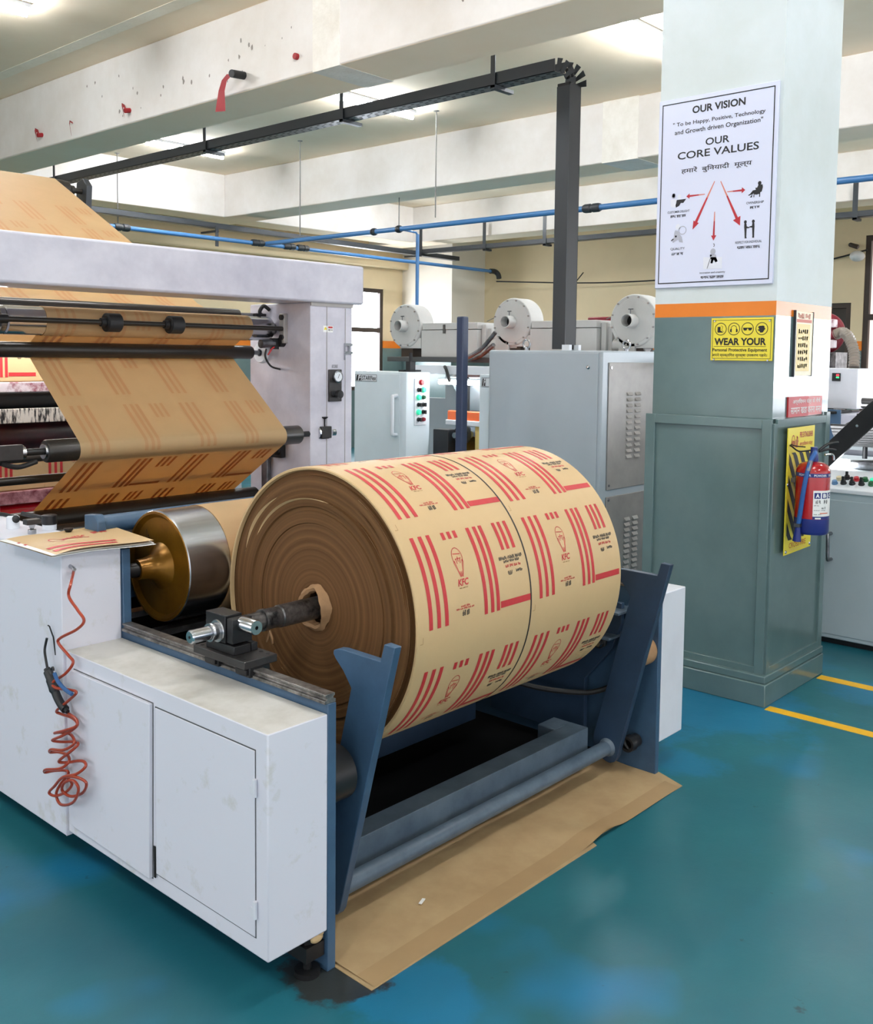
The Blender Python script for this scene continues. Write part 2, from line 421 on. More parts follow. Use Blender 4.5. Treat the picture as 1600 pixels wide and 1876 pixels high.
bm = BM(); rnd = random.Random(3)
for k in range(34):
    y, z = rnd.uniform(5.4, 8.6), rnd.uniform(3.54, 3.95)
    if k > 24: y = rnd.uniform(3.2, 4.9)
    a = rnd.uniform(.006, .02); n = 6
    bm.faces.new([bm.verts.new((4.4985, y+a*rnd.uniform(.4, 1)*math.cos(2*PI*i/n), z+1.5*a*rnd.uniform(.4, 1)*math.sin(2*PI*i/n))) for i in range(n)])
struct('stain', bm, 'chip_grey', b1, smooth=False, recalc=False)
bm = BM(); box(bm, 4.08, 4.2, -4, 12, ZC-.002, ZC); struct('trim_2', bm, 'ceiling_patch', bevel=.001)
# windows
def window(name, ax, c, a0, a1, z0, z1, muls, trans, sgn, pane='daylight_pane'):
    r = bpy.data.objects.new(name, None); C.objects.link(r); r['kind'] = 'structure'
    def bx(bm, p0, p1, q0, q1, t0, t1):
        if ax == 'y': box(bm, p0, p1, c+t0, c+t1, q0, q1)
        else: box(bm, c+t0, c+t1, p0, p1, q0, q1)
    bm = BM(); w = .07
    for p0, p1, q0, q1 in [(a0, a1, z0, z0+w), (a0, a1, z1-w, z1), (a0, a0+w, z0+w, z1-w), (a1-w, a1, z0+w, z1-w)]+[(m-.035, m+.035, z0+w, z1-w) for m in muls]+[(a0+w, a1-w, t-.04, t+.04) for t in trans]:
        bx(bm, p0, p1, q0, q1, .02, .09)
    obj('window_frame', bm, 'window_frame', r, smooth=False)
    bm = BM(); bx(bm, a0+.02, a1-.02, z0+.02, z1-.02, .1, .115); obj('pane', bm, pane, r, smooth=False)
    return r
window('window_1', 'y', 12.65, 11.42, 12.57, 1.0, 2.79, (), (2.06,), 1)
window('window_2', 'x', 13.95, -3.6, -.4, .9, 2.9, (-2.5, -1.5), (2.2,), 1)
window('window_3', 'x', 13.95, .9, 4.79, .9, 3.3, (2.2, 3.4), (2.2,), 1, 'blind_pane')
window('window_4', 'x', 13.95, 4.95, 5.42, .9, 2.4, (), (), 1, 'glass_dark')

# pillar with sheet-metal cladding and plinth
PX, PY = 4.413, 1.9
pil = struct('pillar', (lambda bm: (box(bm, PX, 5.085, PY, 2.522, 1.872, ZC, 0), box(bm, PX, 5.085, PY, 2.522, 1.806, 1.872, 1), box(bm, PX, 5.085, PY, 2.522, 0, 1.806, 2), bm)[-1])(BM()), ['pillar_white', 'stripe_orange', 'clad'], smooth=False)
bm = BM()
box(bm, 4.385, 5.055, 1.886, 2.535, .1, 1.31)
struct('cladding', bm, 'clad', pil, bevel=.003)
bm = BM()
for a, b, c, d in ((2.483, 2.535, .125, 1.33), (1.884, 1.93, .125, 1.33), (1.93, 2.483, 1.285, 1.33), (1.93, 2.483, .125, .17)): box(bm, 4.371, 4.386, a, b, c, d)
for a, b, c, d in ((4.385, 4.42, .125, 1.31), (5.005, 5.058, .125, 1.345), (4.42, 5.005, 1.29, 1.33), (4.42, 5.005, .125, .17)): box(bm, a, b, 1.874, 1.888, c, d)
struct('cladding_frame', bm, 'clad', pil, bevel=.002)
bm = BM(); box(bm, 4.33, 5.035, 1.853, 2.58, 0, .105); box(bm, 4.345, 5.05, 1.862, 2.57, .105, .14); struct('plinth', bm, 'clad', pil, bevel=.004)

# painted floor lines
bm = BM(); box(bm, 4.312, 4.374, -3, 1.845, 0, .0015); tag(obj('floor_line', bm, 'yellow_line', smooth=False), 'yellow painted floor line starting at the front corner of the pillar plinth', 'floor line', 'yellow floor lines by the pillar')
bm = BM(); box(bm, 4.93, 4.998, -3, 1.845, 0, .0015); tag(obj('floor_line', bm, 'yellow_line', smooth=False), 'yellow painted floor line running below the red fire extinguisher towards the buttoned console', 'floor line', 'yellow floor lines by the pillar')

# ------------------------------------------------------------------ ceiling lights
LT = []
for x0, x1, y, w in ((2.25, 3.45, 7.1, 'in the near bay, above the tan web'), (2.25, 3.45, 4.0, None), (2.25, 3.45, .9, None), (2.25, 3.45, -2.2, None),
                     (6.35, 7.45, 10.3, 'behind the cable tray, farthest of its row'), (6.35, 7.45, 7.08, 'behind the cable tray, middle of its row'),
                     (6.35, 7.45, 3.97, 'right beside the white pillar top'), (6.35, 7.45, .9, None), (10.0, 11.2, 9.8, None), (10.0, 11.2, 6.7, None), (10.0, 11.2, 3.6, None), (10.0, 11.2, .5, None),
                     (-1.7, -.5, 7.1, None), (-1.7, -.5, 4.0, None), (-1.7, -.5, .9, None), (-1.7, -.5, -2.2, None)):
    t = thing('ceiling_light', 'bright tube light on the ceiling '+(w or 'outside the view, lighting the hall'), 'light', ((x0+x1)/2, y, ZC), 'tube lights on the ceiling')
    bm = BM(); box(bm, x0, x1, y-.04, y+.04, ZC-.03, ZC-.001); obj('light_body', bm, 'plastic_white', t, bevel=.004)
    bm = BM(); cyl(bm, (x0+.02, y, ZC-.07), (x1-.02, y, ZC-.07), .021, 12); obj('tube', bm, 'tube_light', t)

# ------------------------------------------------------------------ things fixed to the beams
for (y, z, k), w in zip(((9.067, 3.632, 0), (8.423, 3.618, 1), (7.541, 3.619, 2), (5.38, 3.637, 3)),
                    ('farthest along the beam, over the tan web', 'second along the beam, thin and frayed', 'third along the beam, a bent stub', 'past the plaster joint, a small round plug')):
    bm = BM()
    if k == 3: cyl(bm, (4.5, y, z), (4.475, y, z), .022, 10)
    else:
        q = [(4.499, y+.05, z+.03), (4.46, y+.03, z+.035), (4.435, y-.01, z), (4.44, y-.03, z-.07 if k != 1 else z-.1)]
        w2 = (.05, .022, .045)[k]
        for a, b in zip(q, q[1:]):
            a, b = Vector(a), Vector(b); n = Vector((0, .4, 1))*w2; n.z *= .7
            quad(bm, a-n*.6, b-n*.6, b+n*.6, a+n*.6)
        if k != 1: cyl(bm, (4.5, y-.02, z-.01), (4.45, y-.02, z-.02), .02, 10)
    tag(obj('beam_plug', bm, 'ribbon_red', recalc=False), 'red tape plugging a beam hole, '+w, 'tape', 'red tape scraps on the beam')
t = thing('ribboned_pipe_stub', 'black pipe stub sticking out of the white beam with a long red ribbon', 'pipe stub', (4.5, 5.99, 3.614))
bm = BM(); cyl(bm, (4.53, 5.98, 3.62), (4.37, 5.95, 3.6), .028, 14); obj('stub', bm, 'rubber', t)
bm = BM(); q = [((4.39, 5.99, 3.60), .03), ((4.385, 6.05, 3.565), .024), ((4.39, 6.09, 3.5), .03), ((4.4, 6.12, 3.36), .055)]
for (a, wa), (b, wb) in zip(q, q[1:]):
    quad(bm, (a[0], a[1]-wa, a[2]), (b[0], b[1]-wb, b[2]), (b[0]-.01, b[1]+wb, b[2]+.01), (a[0]-.01, a[1]+wa, a[2]+.01))
obj('ribbon', bm, 'ribbon_red', t, recalc=False)

# cable tray along the machine line, dropping to the grey cabinet
TX, TZ = 5.6, 3.51
def tray_run(bm, p0, p1, side, up, w, h, t=.004, mi_perf=1, holes=True):
    """a U channel from p0 to p1: base plus two lips; perforated base"""
    p0, p1, side, up = Vector(p0), Vector(p1), Vector(side), Vector(up); d = p1-p0
    def slab(a0, a1, b0, b1, mi):
        v = [bm.verts.new(p0+d*k+side*a+up*b) for k in (0, 1) for a in (a0, a1) for b in (b0, b1)]
        for f in ((0, 1, 3, 2), (4, 6, 7, 5), (0, 4, 5, 1), (2, 3, 7, 6), (0, 2, 6, 4), (1, 5, 7, 3)): bm.faces.new([v[i] for i in f]).material_index = mi
    slab(-w/2, w/2, 0, t, mi_perf); slab(-w/2, -w/2+t, 0, h, 0); slab(w/2-t, w/2, 0, h, 0)
    if holes:
        L = d.length; dn = d.normalized(); n = int(L/.09)
        for i in range(n):
            for s in (-.3, 0, .3):
                c = p0+dn*(L*(i+.5+(.25 if s else 0))/n)+side*(s*w)-up*.0012
                a, b = dn*.017, side*.007
                quad(bm, c-a-b, c+a-b, c+a+b, c-a+b, 2)
t = thing('cable_tray', 'dark grey perforated cable tray under the ceiling, dropping down to the louvred grey cabinet', 'cable tray', (TX, 3.93, 1.66))
bm = BM(); tray_run(bm, (TX, 3.97, TZ), (TX, 13, TZ), (1, 0, 0), (0, 0, 1), .12, .085); obj('tray_run', bm, ['tray_grey', 'tray_perf', 'dark_hole'], t, smooth=False, recalc=False)
bm = BM(); tray_run(bm, (TX, 3.84, 1.66), (TX, 3.84, 3.42), (1, 0, 0), (0, 1, 0), .13, .1, mi_perf=0, holes=False); box(bm, TX-.069, TX-.0655, 3.838, 3.942, 1.66, 3.4, 1)
for k in range(24):
    z = 1.75+k*.07; quad(bm, (TX+.0655, 3.87, z), (TX+.0655, 3.9, z), (TX+.0655, 3.9, z+.012), (TX+.0655, 3.87, z+.012), 1)
obj('tray_drop', bm, ['tray_dark', 'tray_grey', 'dark_hole'], t, smooth=False, recalc=False)
bm = BM()
for k in range(4):
    a = R_(8+k*24); c = Vector((TX, 3.97, 3.42))
    for s in (-1, 1):
        p = lambda r, q: c+Vector((s*.062, -math.sin(q)*r, math.cos(q)*r))
        quad(bm, p(.09, a), p(.175, a), p(.175, a+R_(15)), p(.09, a+R_(15)))
    p = lambda q: c+Vector((0, -math.sin(q)*.092, math.cos(q)*.092))
    quad(bm, p(a)-Vector((.06, 0, 0)), p(a+.4)-Vector((.06, 0, 0)), p(a+.4)+Vector((.06, 0, 0)), p(a)+Vector((.06, 0, 0)))
obj('bend_flap', bm, 'tray_grey', t, smooth=False, recalc=False)
bm = BM(); tube(bm, smooth_path([(TX+.02, 3.9, 3.52), (TX+.02, 3.87, 3.4), (TX+.01, 3.875, 3), (TX-.01, 3.875, 2.4), (TX+.01, 3.88, 1.9), (TX+.02, 3.885, 1.67)]), .016, 8)
tube(bm, smooth_path([(TX-.02, 3.9, 3.52), (TX-.02, 3.87, 3.4), (TX-.015, 3.87, 3), (TX+.01, 3.872, 2.4), (TX-.02, 3.88, 1.9), (TX-.02, 3.885, 1.67)]), .014, 8); obj('cable', bm, 'rubber', t)
for y in (4.49, 6.06, 7.95, 10.86):
    bm = BM(); box(bm, TX-.075, TX-.069, y-.02, y+.02, TZ-.02, ZC); box(bm, TX-.075, TX+.14, y-.022, y+.022, TZ-.028, TZ-.002); obj('hanger', bm, 'tray_grey', t, smooth=False)

t = thing('cable_tray', 'dark grey cable tray running crosswise above the white press header near the back wall', 'cable tray', (9, 11.3, 3.3))
bm = BM(); tray_run(bm, (5.7, 11.3, 3.31), (13.0, 11.3, 3.25), (0, 1, 0), (0, 0, 1), .12, .07, holes=False); obj('tray_run', bm, ['tray_grey', 'tray_perf', 'dark_hole'], t, smooth=False, recalc=False)
for x in (8.0, 12.0):
    bm = BM(); box(bm, x-.025, x+.025, 11.23, 11.238, 3.05 if x == 8 else 3.24, 3.32); box(bm, x-.025, x+.025, 11.22, 11.57, 3.24, 3.265); obj('bracket', bm, 'tray_grey', t, smooth=False)
t = thing('cable_tray', 'slim dark grey cable tray fixed along the side beam above the blue compressed-air pipe end', 'cable tray', (12.1, 8, 3.3))
bm = BM(); tray_run(bm, (12.1, -4, 3.29), (12.1, 11.3, 3.29), (1, 0, 0), (0, 0, 1), .12, .07, holes=False); obj('tray_run', bm, ['tray_grey', 'tray_perf', 'dark_hole'], t, smooth=False, recalc=False)
for y in (11.25, 9.9, 8.75, 6.0, 4.27):
    bm = BM(); box(bm, 12.03, 12.036, y-.03, y+.03, 3.26, 3.72); box(bm, 12.03, 12.19, y-.025, y+.025, 3.255, 3.285); obj('hanger', bm, 'tray_grey', t, smooth=False)

# blue compressed air pipes
def fit_(bm, p, d, r=.042, l=.16):
    d = Vector(d).normalized(); p = Vector(p); lathe(bm, p-d*l/2, d, [(0, 0), (0, r*.85), (.02, r), (l*.42, r), (l*.46, r*.8), (l*.54, r*.8), (l*.58, r), (l-.02, r), (l, r*.85), (l, 0)], 14)
t = thing('air_pipe', 'blue compressed-air pipe running along the hall under the second beam, with black couplings', 'pipe', (8.65, 6, 3.13))
bm = BM(); cyl(bm, (8.65, -5, 3.13), (8.65, 11.0, 3.13), .03, 16); obj('pipe', bm, 'pipe_blue', t)
bm = BM(); tube(bm, [(8.67, 8.45, 3.13), (8.95, 8.45, 3.12), (8.98, 8.45, 3.09)], .012, 8); tube(bm, [(8.98, 8.45, 3.1), (8.98, 8.45, 2.0)], .022, 10); obj('drop_pipe', bm, 'pipe_blue', t)
for y in (8.88, 5.7, 8.45): 
    bm = BM(); fit_(bm, (8.65, y, 3.13), (0, 1, 0), .046, .2 if y == 5.7 else .07); obj('coupling', bm, 'fitting', t)
bm = BM(); cyl(bm, (8.65, 8.45, 3.15), (8.65, 8.45, ZB), .006, 6); obj('hanger_rod', bm, 'wire', t)
t = thing('air_pipe', 'blue compressed-air pipe running crosswise along the back, behind the white press header', 'pipe', (9.5, 11.0, 3.13))
bm = BM(); cyl(bm, (5.2, 11.0, 3.13), (13.6, 11.0, 3.10), .028, 16); obj('pipe', bm, 'pipe_blue', t)
for x in (6.45, 8.5, 9.05, 9.3): 
    bm = BM(); fit_(bm, (x, 11.0, 3.125), (1, 0, 0), .046, .2); obj('coupling', bm, 'fitting', t)
bm = BM(); tube(bm, smooth_path([(13.55, 11.0, 3.1), (13.68, 11.0, 3.1), (13.72, 10.96, 3.05), (13.72, 10.94, 2.98)]), .045, 10); obj('elbow', bm, 'fitting', t)

# loose drop rods and wires under the ceiling
for (x, y, z1), w in zip(((7.628, 9.071, 3.0), (7.596, 6.901, 3.02), (6.632, 11.4, 3.1)), ('over the white header', 'between tube light and tray drop', 'near the tan web')):
    bm = BM(); cyl(bm, (x, y, ZC), (x, y, z1), .007, 6); cyl(bm, (x, y, ZC-.004), (x, y, ZC), .03, 10)
    tag(obj('drop_rod', bm, 'wire'), 'thin loose rod hanging from the ceiling, '+w, 'rod', 'hanging rods')
bm = BM(); tube(bm, smooth_path([(13.6, 10.9, 2.92), (13.8, 9, 2.83), (13.85, 7.4, 2.84), (13.9, 5.6, 2.95), (13.9, 4.75, 3.1)]), .012, 6); tube(bm, [(13.8, 9.4, 2.84), (13.9, 9.3, 3.02)], .01, 6)
tag(obj('wall_wire', bm, 'rubber'), 'dark wire sagging along the cream side wall', 'wire')
t = thing('wall_lamp', 'small grey lamp on a bracket on the wall beside the pillar, above the bright window', 'lamp', (13.95, 4.85, 3.1))
bm = BM(); tube(bm, [(13.95, 4.9, 3.16), (13.7, 4.9, 3.16), (13.7, 4.8, 3.12)], .03, 8); obj('bracket', bm, 'window_frame', t)
bm = BM(); sphere(bm, (13.68, 4.8, 3.0), .09, sc=(1.1, 1.1, .8)); obj('lamp_head', bm, 'fan_grey', t)
t = thing('smoke_detector', 'round white detector on the ceiling beyond the white beam', 'detector', (6.1, 8.6, ZC))
bm = BM(); lathe(bm, (6.15, 8.2, ZC), (0, 0, -1), [(0, .07), (.02, .07), (.035, .05), (.045, 0)], 20); obj('housing', bm, 'plastic_white', t)

# ================================================================== THE REWINDER
mc = thing('paper_rewinder', 'white and blue paper winding machine carrying the big printed paper roll', 'machine', (2.5, 2.3, 0))
XA, XB, XC = 1.455, 1.648, 1.677
# near side: low cabinet with two doors, tall housing, blue side plate
bm = BM(); box(bm, XA, XB, 1.85, 2.84, .113, .689); bm.faces.ensure_lookup_table(); bm.faces[5].material_index = 1; cab = obj('side_cabinet', bm, ['white_dirty', 'cab_top_grey'], mc, bevel=.004)
def cab_door(pts, x0, x1):
    bm = BM(); prism(bm, pts, 'x', x0, x1); return obj('cabinet_door', bm, 'white_dirty', mc, bevel=.0015)
d1 = cab_door([(2.34, .162), (1.898, .162), (1.898, .636), (2.337, .634)], 1.4515, 1.4562)
d2 = cab_door([(2.79, .15), (2.362, .142), (2.352, .642), (2.786, .64)], 1.443, 1.4565)
for d, pts, x in ((d1, [(2.343, .159), (1.8955, .159), (1.8955, .639), (2.34, .637)], 1.4538), (d2, [(2.793, .147), (2.3595, .139), (2.3495, .6445), (2.789, .6425)], 1.4535)):
    bm = BM(); prism(bm, pts, 'x', x, 1.4552); obj('door_seam', bm, 'tray_perf', d, smooth=False)
for z in (.545, .235):
    bm = BM(); cyl(bm, (1.449, 1.893, z-.022), (1.449, 1.893, z+.022), .006, 10); box(bm, 1.4475, 1.4525, 1.893, 1.912, z-.02, z+.002); obj('hinge', bm, 'white_metal', d1)
bm = BM(); box(bm, 1.4495, 1.4515, 2.340, 2.349, .15, .24); obj('door_gap', bm, 'dark_hole', d2, smooth=False)
bm = BM(); box(bm, 1.447, XB, 2.842, 3.75, .1, .985); hous = obj('tall_housing', bm, 'white_dirty', mc, bevel=.004)
bm = BM(); box(bm, 1.448, XB-.004, 2.8405, 2.8425, .1, .98)
art(bm, ringp((1.575, .93), .02, .026, .0015, 0, 20, 180, 360), lambda u, v: (u, 2.8395, v)); art(bm, rect(1.555, 1.5565, .93, .965)+rect(1.5935, 1.595, .93, .965), lambda u, v: (u, 2.8395, v))
obj('housing_seam', bm, 'white_dirty', hous, smooth=False, recalc=False)
def side_plate(x0, x1):
    bm = BM(); prism(bm, [(1.85, 0), (1.85, .713), (2.83, .713), (2.835, .975), (3.72, .975), (3.72, 0)], 'x', x0, x1); return obj('side_plate', bm, 'blue_paint', mc, bevel=.002)
side_plate(XB+.0005, XC); side_plate(3.33, 3.356)
bm = BM(); box(bm, 3.3565, 3.535, 1.85, 2.84, .121, .704); obj('end_cover', bm, 'white_metal', mc, bevel=.004)
bm = BM(); box(bm, 3.3565, 3.535, 2.842, 3.72, .1, .985); obj('tall_housing', bm, 'white_metal', mc, bevel=.004)
# levelling foot by the near corner
t = obj('levelling_foot', (lambda bm: (box(bm, 1.585, 1.646, 1.86, 1.94, .045, .085), cyl(bm, (1.61, 1.885, .015), (1.61, 1.885, .11), .011, 12), cyl(bm, (1.61, 1.885, .0), (1.61, 1.885, .014), .034, 20), cyl(bm, (1.61, 1.885, .086), (1.61, 1.885, .1), .02, 6), bm)[-1])(BM()), 'black_metal', mc)
bm = BM(); sphere(bm, (1.622, 1.862, .1), .016, sc=(1.3, .6, .8)); sphere(bm, (1.633, 1.86, .115), .012, sc=(1, .7, 1.2)); obj('putty_lump', bm, 'kraft', mc)
# slide rails on the plates
def rail(x0, x1, y1):
    bm = BM(); prism(bm, [(x0, .7135), (x0, .722), (x0+.008, .7235), (x0+.008, .729), (x0+.003, .732), (x0+.003, .738), (x1-.003, .738), (x1-.003, .732), (x1-.008, .729), (x1-.008, .7235), (x1, .722), (x1, .7135)], 'y', 1.853, y1)
    r = obj('slide_rail', bm, 'rail_steel', mc, bevel=.0008); return r
rail(1.640, 1.678, 2.83); rail(3.328, 3.362, 2.83)
# bearing carriage holding the shaft
SY, SZ = 2.29, .823
def carriage(x0, x1, name='bearing_carriage'):
    bm = BM(); box(bm, x0, x1, 2.145, 2.385, .745, .767)
    c = obj(name, bm, 'block_metal', mc, bevel=.002)
    xm = (x0+x1)/2
    for a, b in ((2.15, 2.215), (2.295, 2.36)):
        bm = BM(); box(bm, xm-.035, xm+.035, a, b, .716, .745); box(bm, xm-.042, xm+.042, a+.008, b-.008, .722, .738); obj('slide_shoe', bm, 'black_metal', c, bevel=.002)
    bm = BM()
    for y in (2.165, 2.195, 2.335, 2.365):
        for x in (x0+.018, x1-.018): cyl(bm, (x, y, .7665), (x, y, .7673), .0065, 12)
    obj('bolt_hole', bm, 'dark_hole', c, smooth=False)
    bm = BM(); box(bm, x0+.016, x0+.074, 2.212, 2.345, .767, .792); box(bm, x0+.078, x0+.1, 2.215, 2.34, .767, .79); obj('block_base', bm, 'black_metal', c, bevel=.002)
    bm = BM(); box(bm, x0+.016, x0+.074, 2.253, 2.345, .793, .872); box(bm, x0+.018, x0+.086, 2.222, 2.248, .796, .866); obj('bearing_block', bm, 'black_metal', c, bevel=.002)
    bm = BM(); lathe(bm, (x0+.052, 2.158, .85), (0, 1, 0), [(0, .006), (0, .0195), (.003, .021), (.0635, .021)], 24); ck = obj('clamp_knob', bm, 'chrome', c)
    bm = BM(); lathe(bm, (x0+.052, 2.1575, .85), (0, 1, 0), [(0, .0055), (-.0008, .0055), (-.0008, .019), (0, .019)], 20); obj('knob_face', bm, 'clad', ck)
    bm = BM(); lathe(bm, (x0-.012, SY, SZ), (1, 0, 0), [(0, .0205), (0, .026), (.006, .027), (.008, .024), (.024, .024), (.0245, .031), (.0275, .033), (.029, .031), (.029, .02)], 32); obj('bearing_ring', bm, 'steel', c)
    return c
carriage(1.608, 1.722); carriage(3.29, 3.404)
# lifting arms with hooked tops, joined by a pipe
AP = [(1.788, .853), (1.749, .851), (1.80, .655), (1.845, .487), (1.955, .067), (1.966, .05), (1.985, .041), (2.005, .043), (2.03, .055), (2.05, .078), (2.063, .11), (2.062, .135), (2.006, .344), (1.913, .707),
      (1.945, .748), (1.976, .775), (1.985, .787), (1.983, .797), (1.97, .803), (1.95, .806), (1.802, .804)]
for x in (1.787, 3.22):
    bm = BM(); prism(bm, AP, 'x', x, x+.026); obj('lift_arm', bm, 'blue_paint' if x < 2 else 'blue_dark', mc, bevel=.002)
bm = BM(); cyl(bm, (1.813, 1.998, .1), (3.22, 1.998, .1), .027, 24); obj('cross_pipe', bm, 'blue_grey', mc)
bm = BM(); lathe(bm, (3.205, 1.998, .1), (1, 0, 0), [(0, .0275), (.006, .031), (.0145, .036)], 20); obj('weld_collar', bm, 'blue_grey', mc)
for x0, x1 in ((1.678, 1.76), (3.255, 3.33)):
    bm = BM(); lathe(bm, (x0, 1.932 if x0 < 2 else 1.912, .482), (1, 0, 0), [(0, .05), (0, .074 if x0 < 2 else .058), (x1-x0, .074 if x0 < 2 else .058), (x1-x0, .05), (.01, .05)], 32); obj('arm_pivot', bm, 'black_metal' if x0 < 2 else 'core_card', mc)
    bm = BM(); cyl(bm, (x0, 1.932, .482), (x0+.12 if x0 < 2 else x0-.01, 1.932, .482), .03, 16); obj('pivot_pin', bm, 'black_metal', mc)
bm = BM(); lathe(bm, (3.25, 1.93, .12), (1, 0, 0), [(0, .02), (0, .03), (.03, .032), (.035, .026), (.07, .026), (.07, 0)], 20); obj('stop_roller', bm, 'black_metal', mc)
# cross channels and black sheets standing in for the deep shade below the roll
bm = BM(); prism(bm, [(2.04, .097), (2.04, .188), (2.12, .188), (2.12, .182), (2.046, .182), (2.046, .103), (2.12, .103), (2.12, .097)], 'x', XC, 3.148); ch = obj('cross_channel', bm, 'blue_grey', mc, bevel=.002)
bm = BM(); box(bm, 3.04, 3.148, 2.12, 2.2, .1, .188); obj('channel_end', bm, 'blue_grey', mc, bevel=.003)
bm = BM(); box(bm, XC, 3.1, 2.56, 2.66, .1, .175); obj('rear_channel', bm, 'blue_dark', mc, bevel=.003)
bm = BM(); box(bm, XC+.002, 3.328, 2.125, 3.7, .012, .03); box(bm, XC+.002, 3.328, 3.66, 3.7, .03, .82); obj('shade_sheet', bm, 'pit_shade_black', mc, smooth=False)  # floor sheet and back sheet coloured black as shade
# inside of the far plate: link bar, push rod, hose, shelf edges
bm = BM(); prism(bm, [(1.98, .66), (1.98, .58), (2.02, .47), (2.14, .33), (2.14, .09), (2.62, .09), (2.62, .66)], 'x', 3.27, 3.292); obj('inner_plate', bm, 'blue_dark', mc, bevel=.002)
bm = BM(); box(bm, 3.2, 3.33, 1.95, 2.35, .63, .638); box(bm, 3.2, 3.33, 1.99, 2.35, .525, .533); obj('shelf_strip', bm, 'blue_grey', mc)
bm = BM(); prism(bm, [(2.02, .515), (2.045, .53), (2.12, .53), (2.12, .478), (2.045, .478), (2.022, .492)], 'x', 3.225, 3.24); lk = obj('link_bar', bm, 'black_metal', mc, bevel=.003)
for y, z in ((2.04, .503), (2.1, .5)):
    bm = BM(); lathe(bm, (3.2, y, z), (1, 0, 0), [(0, 0), (0, .012), (.01, .014), (.03, .014), (.03, 0)], 6); obj('bolt', bm, 'steel', lk)
bm = BM(); tube(bm, smooth_path([(3.15, 2.18, .5), (3.16, 2.16, .44), (3.2, 2.12, .46)]), .008, 8); sphere(bm, (3.15, 2.18, .48), .016); obj('grease_pipe', bm, 'steel', mc)
bm = BM(); tube(bm, smooth_path([(2.95, 2.62, .43), (3.05, 2.45, .34), (3.15, 2.3, .285), (3.25, 2.12, .28), (3.32, 2.04, .31)]), .011, 8); obj('black_hose', bm, 'rubber', mc)
# winding drum behind the roll
DY, DZ, DR = 2.911, .883, .19
bm = BM(); lathe(bm, (1.826, DY, DZ), (1, 0, 0), [(.012, 0), (.012, .17), (0, .178), (0, DR-.003), (.003, DR), (1.4, DR), (1.4, 0)], 64); dr = obj('winding_drum', bm, 'steel', mc)
bm = BM(); lathe(bm, (1.823, DY, DZ), (1, 0, 0), [(.014, .0), (.014, .165), (.004, .176), (.0, .178), (.0, DR-.004), (.003, DR-.003)], 64)
ed = obj('drum_end', bm, 'brass', dr)
bm = BM(); lathe(bm, (1.745, DY, DZ), (1, 0, 0), [(0, .026), (0, .034), (.03, .036), (.055, .042), (.08, .062), (.092, .08)], 32); obj('drum_hub', bm, 'brass', dr)
bm = BM(); cyl(bm, (1.66, DY, DZ), (1.75, DY, DZ), .024, 20); obj('drum_journal', bm, 'black_metal', dr)
bm = BM(); art(bm, line2((0, .12), (.028, .075), .0016)+line2((0, .12), (-.004, .07), .0016)+ringp((.012, .075), .015, .018, .0016, 0, 14)+disc((.01, .1), .003), lambda u, v: (1.8205, DY+.06-u, DZ+v)); obj('pen_mark', bm, 'dark_hole', ed, smooth=False, recalc=False)
# blue spreader beam and flat bars behind the drum
bm = BM(); prism(bm, [(3.07, .97), (3.07, 1.03), (3.09, 1.052), (3.16, 1.046), (3.16, .965), (3.1, .955)], 'x', 1.695, 1.728); obj('beam_block', bm, 'blue_paint', mc, bevel=.004)
bm = BM(); cyl(bm, (1.728, 3.115, 1.012), (3.3, 3.115, 1.015), .032, 20); obj('spreader_bar', bm, 'blue_paint', mc)
bm = BM(); box(bm, 1.74, 3.33, 3.1, 3.14, .74, .975); obj('rear_beam', bm, 'blue_paint', mc, bevel=.003)
bm = BM(); box(bm, XC, 3.33, 3.16, 3.2, .9, .945); obj('flat_bar', bm, 'galv', mc)
for y, z in ((3.02, .69), (2.86, .655)):
    bm = BM(); box(bm, XC, 3.33, y, y+.05, z, z+.02); obj('flat_bar', bm, 'galv', mc)
bm = BM(); cyl(bm, (1.7, 2.74, .62), (2.2, 2.74, .62), .018, 14); lathe(bm, (1.72, 2.74, .62), (1, 0, 0), [(0, .02), (0, .03), (.05, .03), (.06, .02)], 16); obj('tension_shaft', bm, 'galv', mc)
# control knobs on the tall housing
def knob(x, y, kind):
    bm = BM()
    if kind == 'cap': lathe(bm, (x, y, .985), (0, 0, 1), [(0, .024), (.018, .024), (.02, .02), (.02, 0)], 20, 0); lathe(bm, (x, y, 1.005), (0, 0, 1), [(0, .026), (.03, .026), (.032, .022), (.032, 0)], 20, 1); ms = ['plastic_white', 'black_metal']
    elif kind == 'tee': cyl(bm, (x, y, .985), (x, y, 1.0), .014, 12, mi=1); cyl(bm, (x, y, 1.0), (x, y, 1.02), .006, 8, r2=.014, mi=1); box(bm, x-.024, x+.024, y-.016, y+.016, 1.018, 1.036, 0); ms = ['block_metal', 'steel']
    elif kind == 'cup': lathe(bm, (x, y, .985), (0, 0, 1), [(0, .022), (.04, .022), (.045, .016), (.045, 0)], 18, 0); lathe(bm, (x, y-.006, 1.015), (0, -1, .3), [(.012, .0), (.018, .014), (.02, 0)], 14, 1); ms = ['plastic_white', 'black_metal']
    else: lathe(bm, (x, y, .985), (0, 0, 1), [(0, .01), (.012, .009), (.02, .016), (.024, .016), (.024, 0)], 14, 0); ms = ['black_metal']
    return obj('control_knob', bm, ms, hous, bevel=.001 if kind == 'tee' else 0)
knob(1.557, 3.40, 'cup'); knob(1.553, 3.25, 'tee'); knob(1.635, 3.29, 'cap'); knob(1.627, 3.14, 'peg')
bm = BM(); tube(bm, smooth_path([(1.50, 3.44, .985), (1.505, 3.44, 1.03), (1.53, 3.42, 1.035), (1.56, 3.40, 1.025)]), .007, 8); obj('control_lever', bm, 'black_metal', hous)
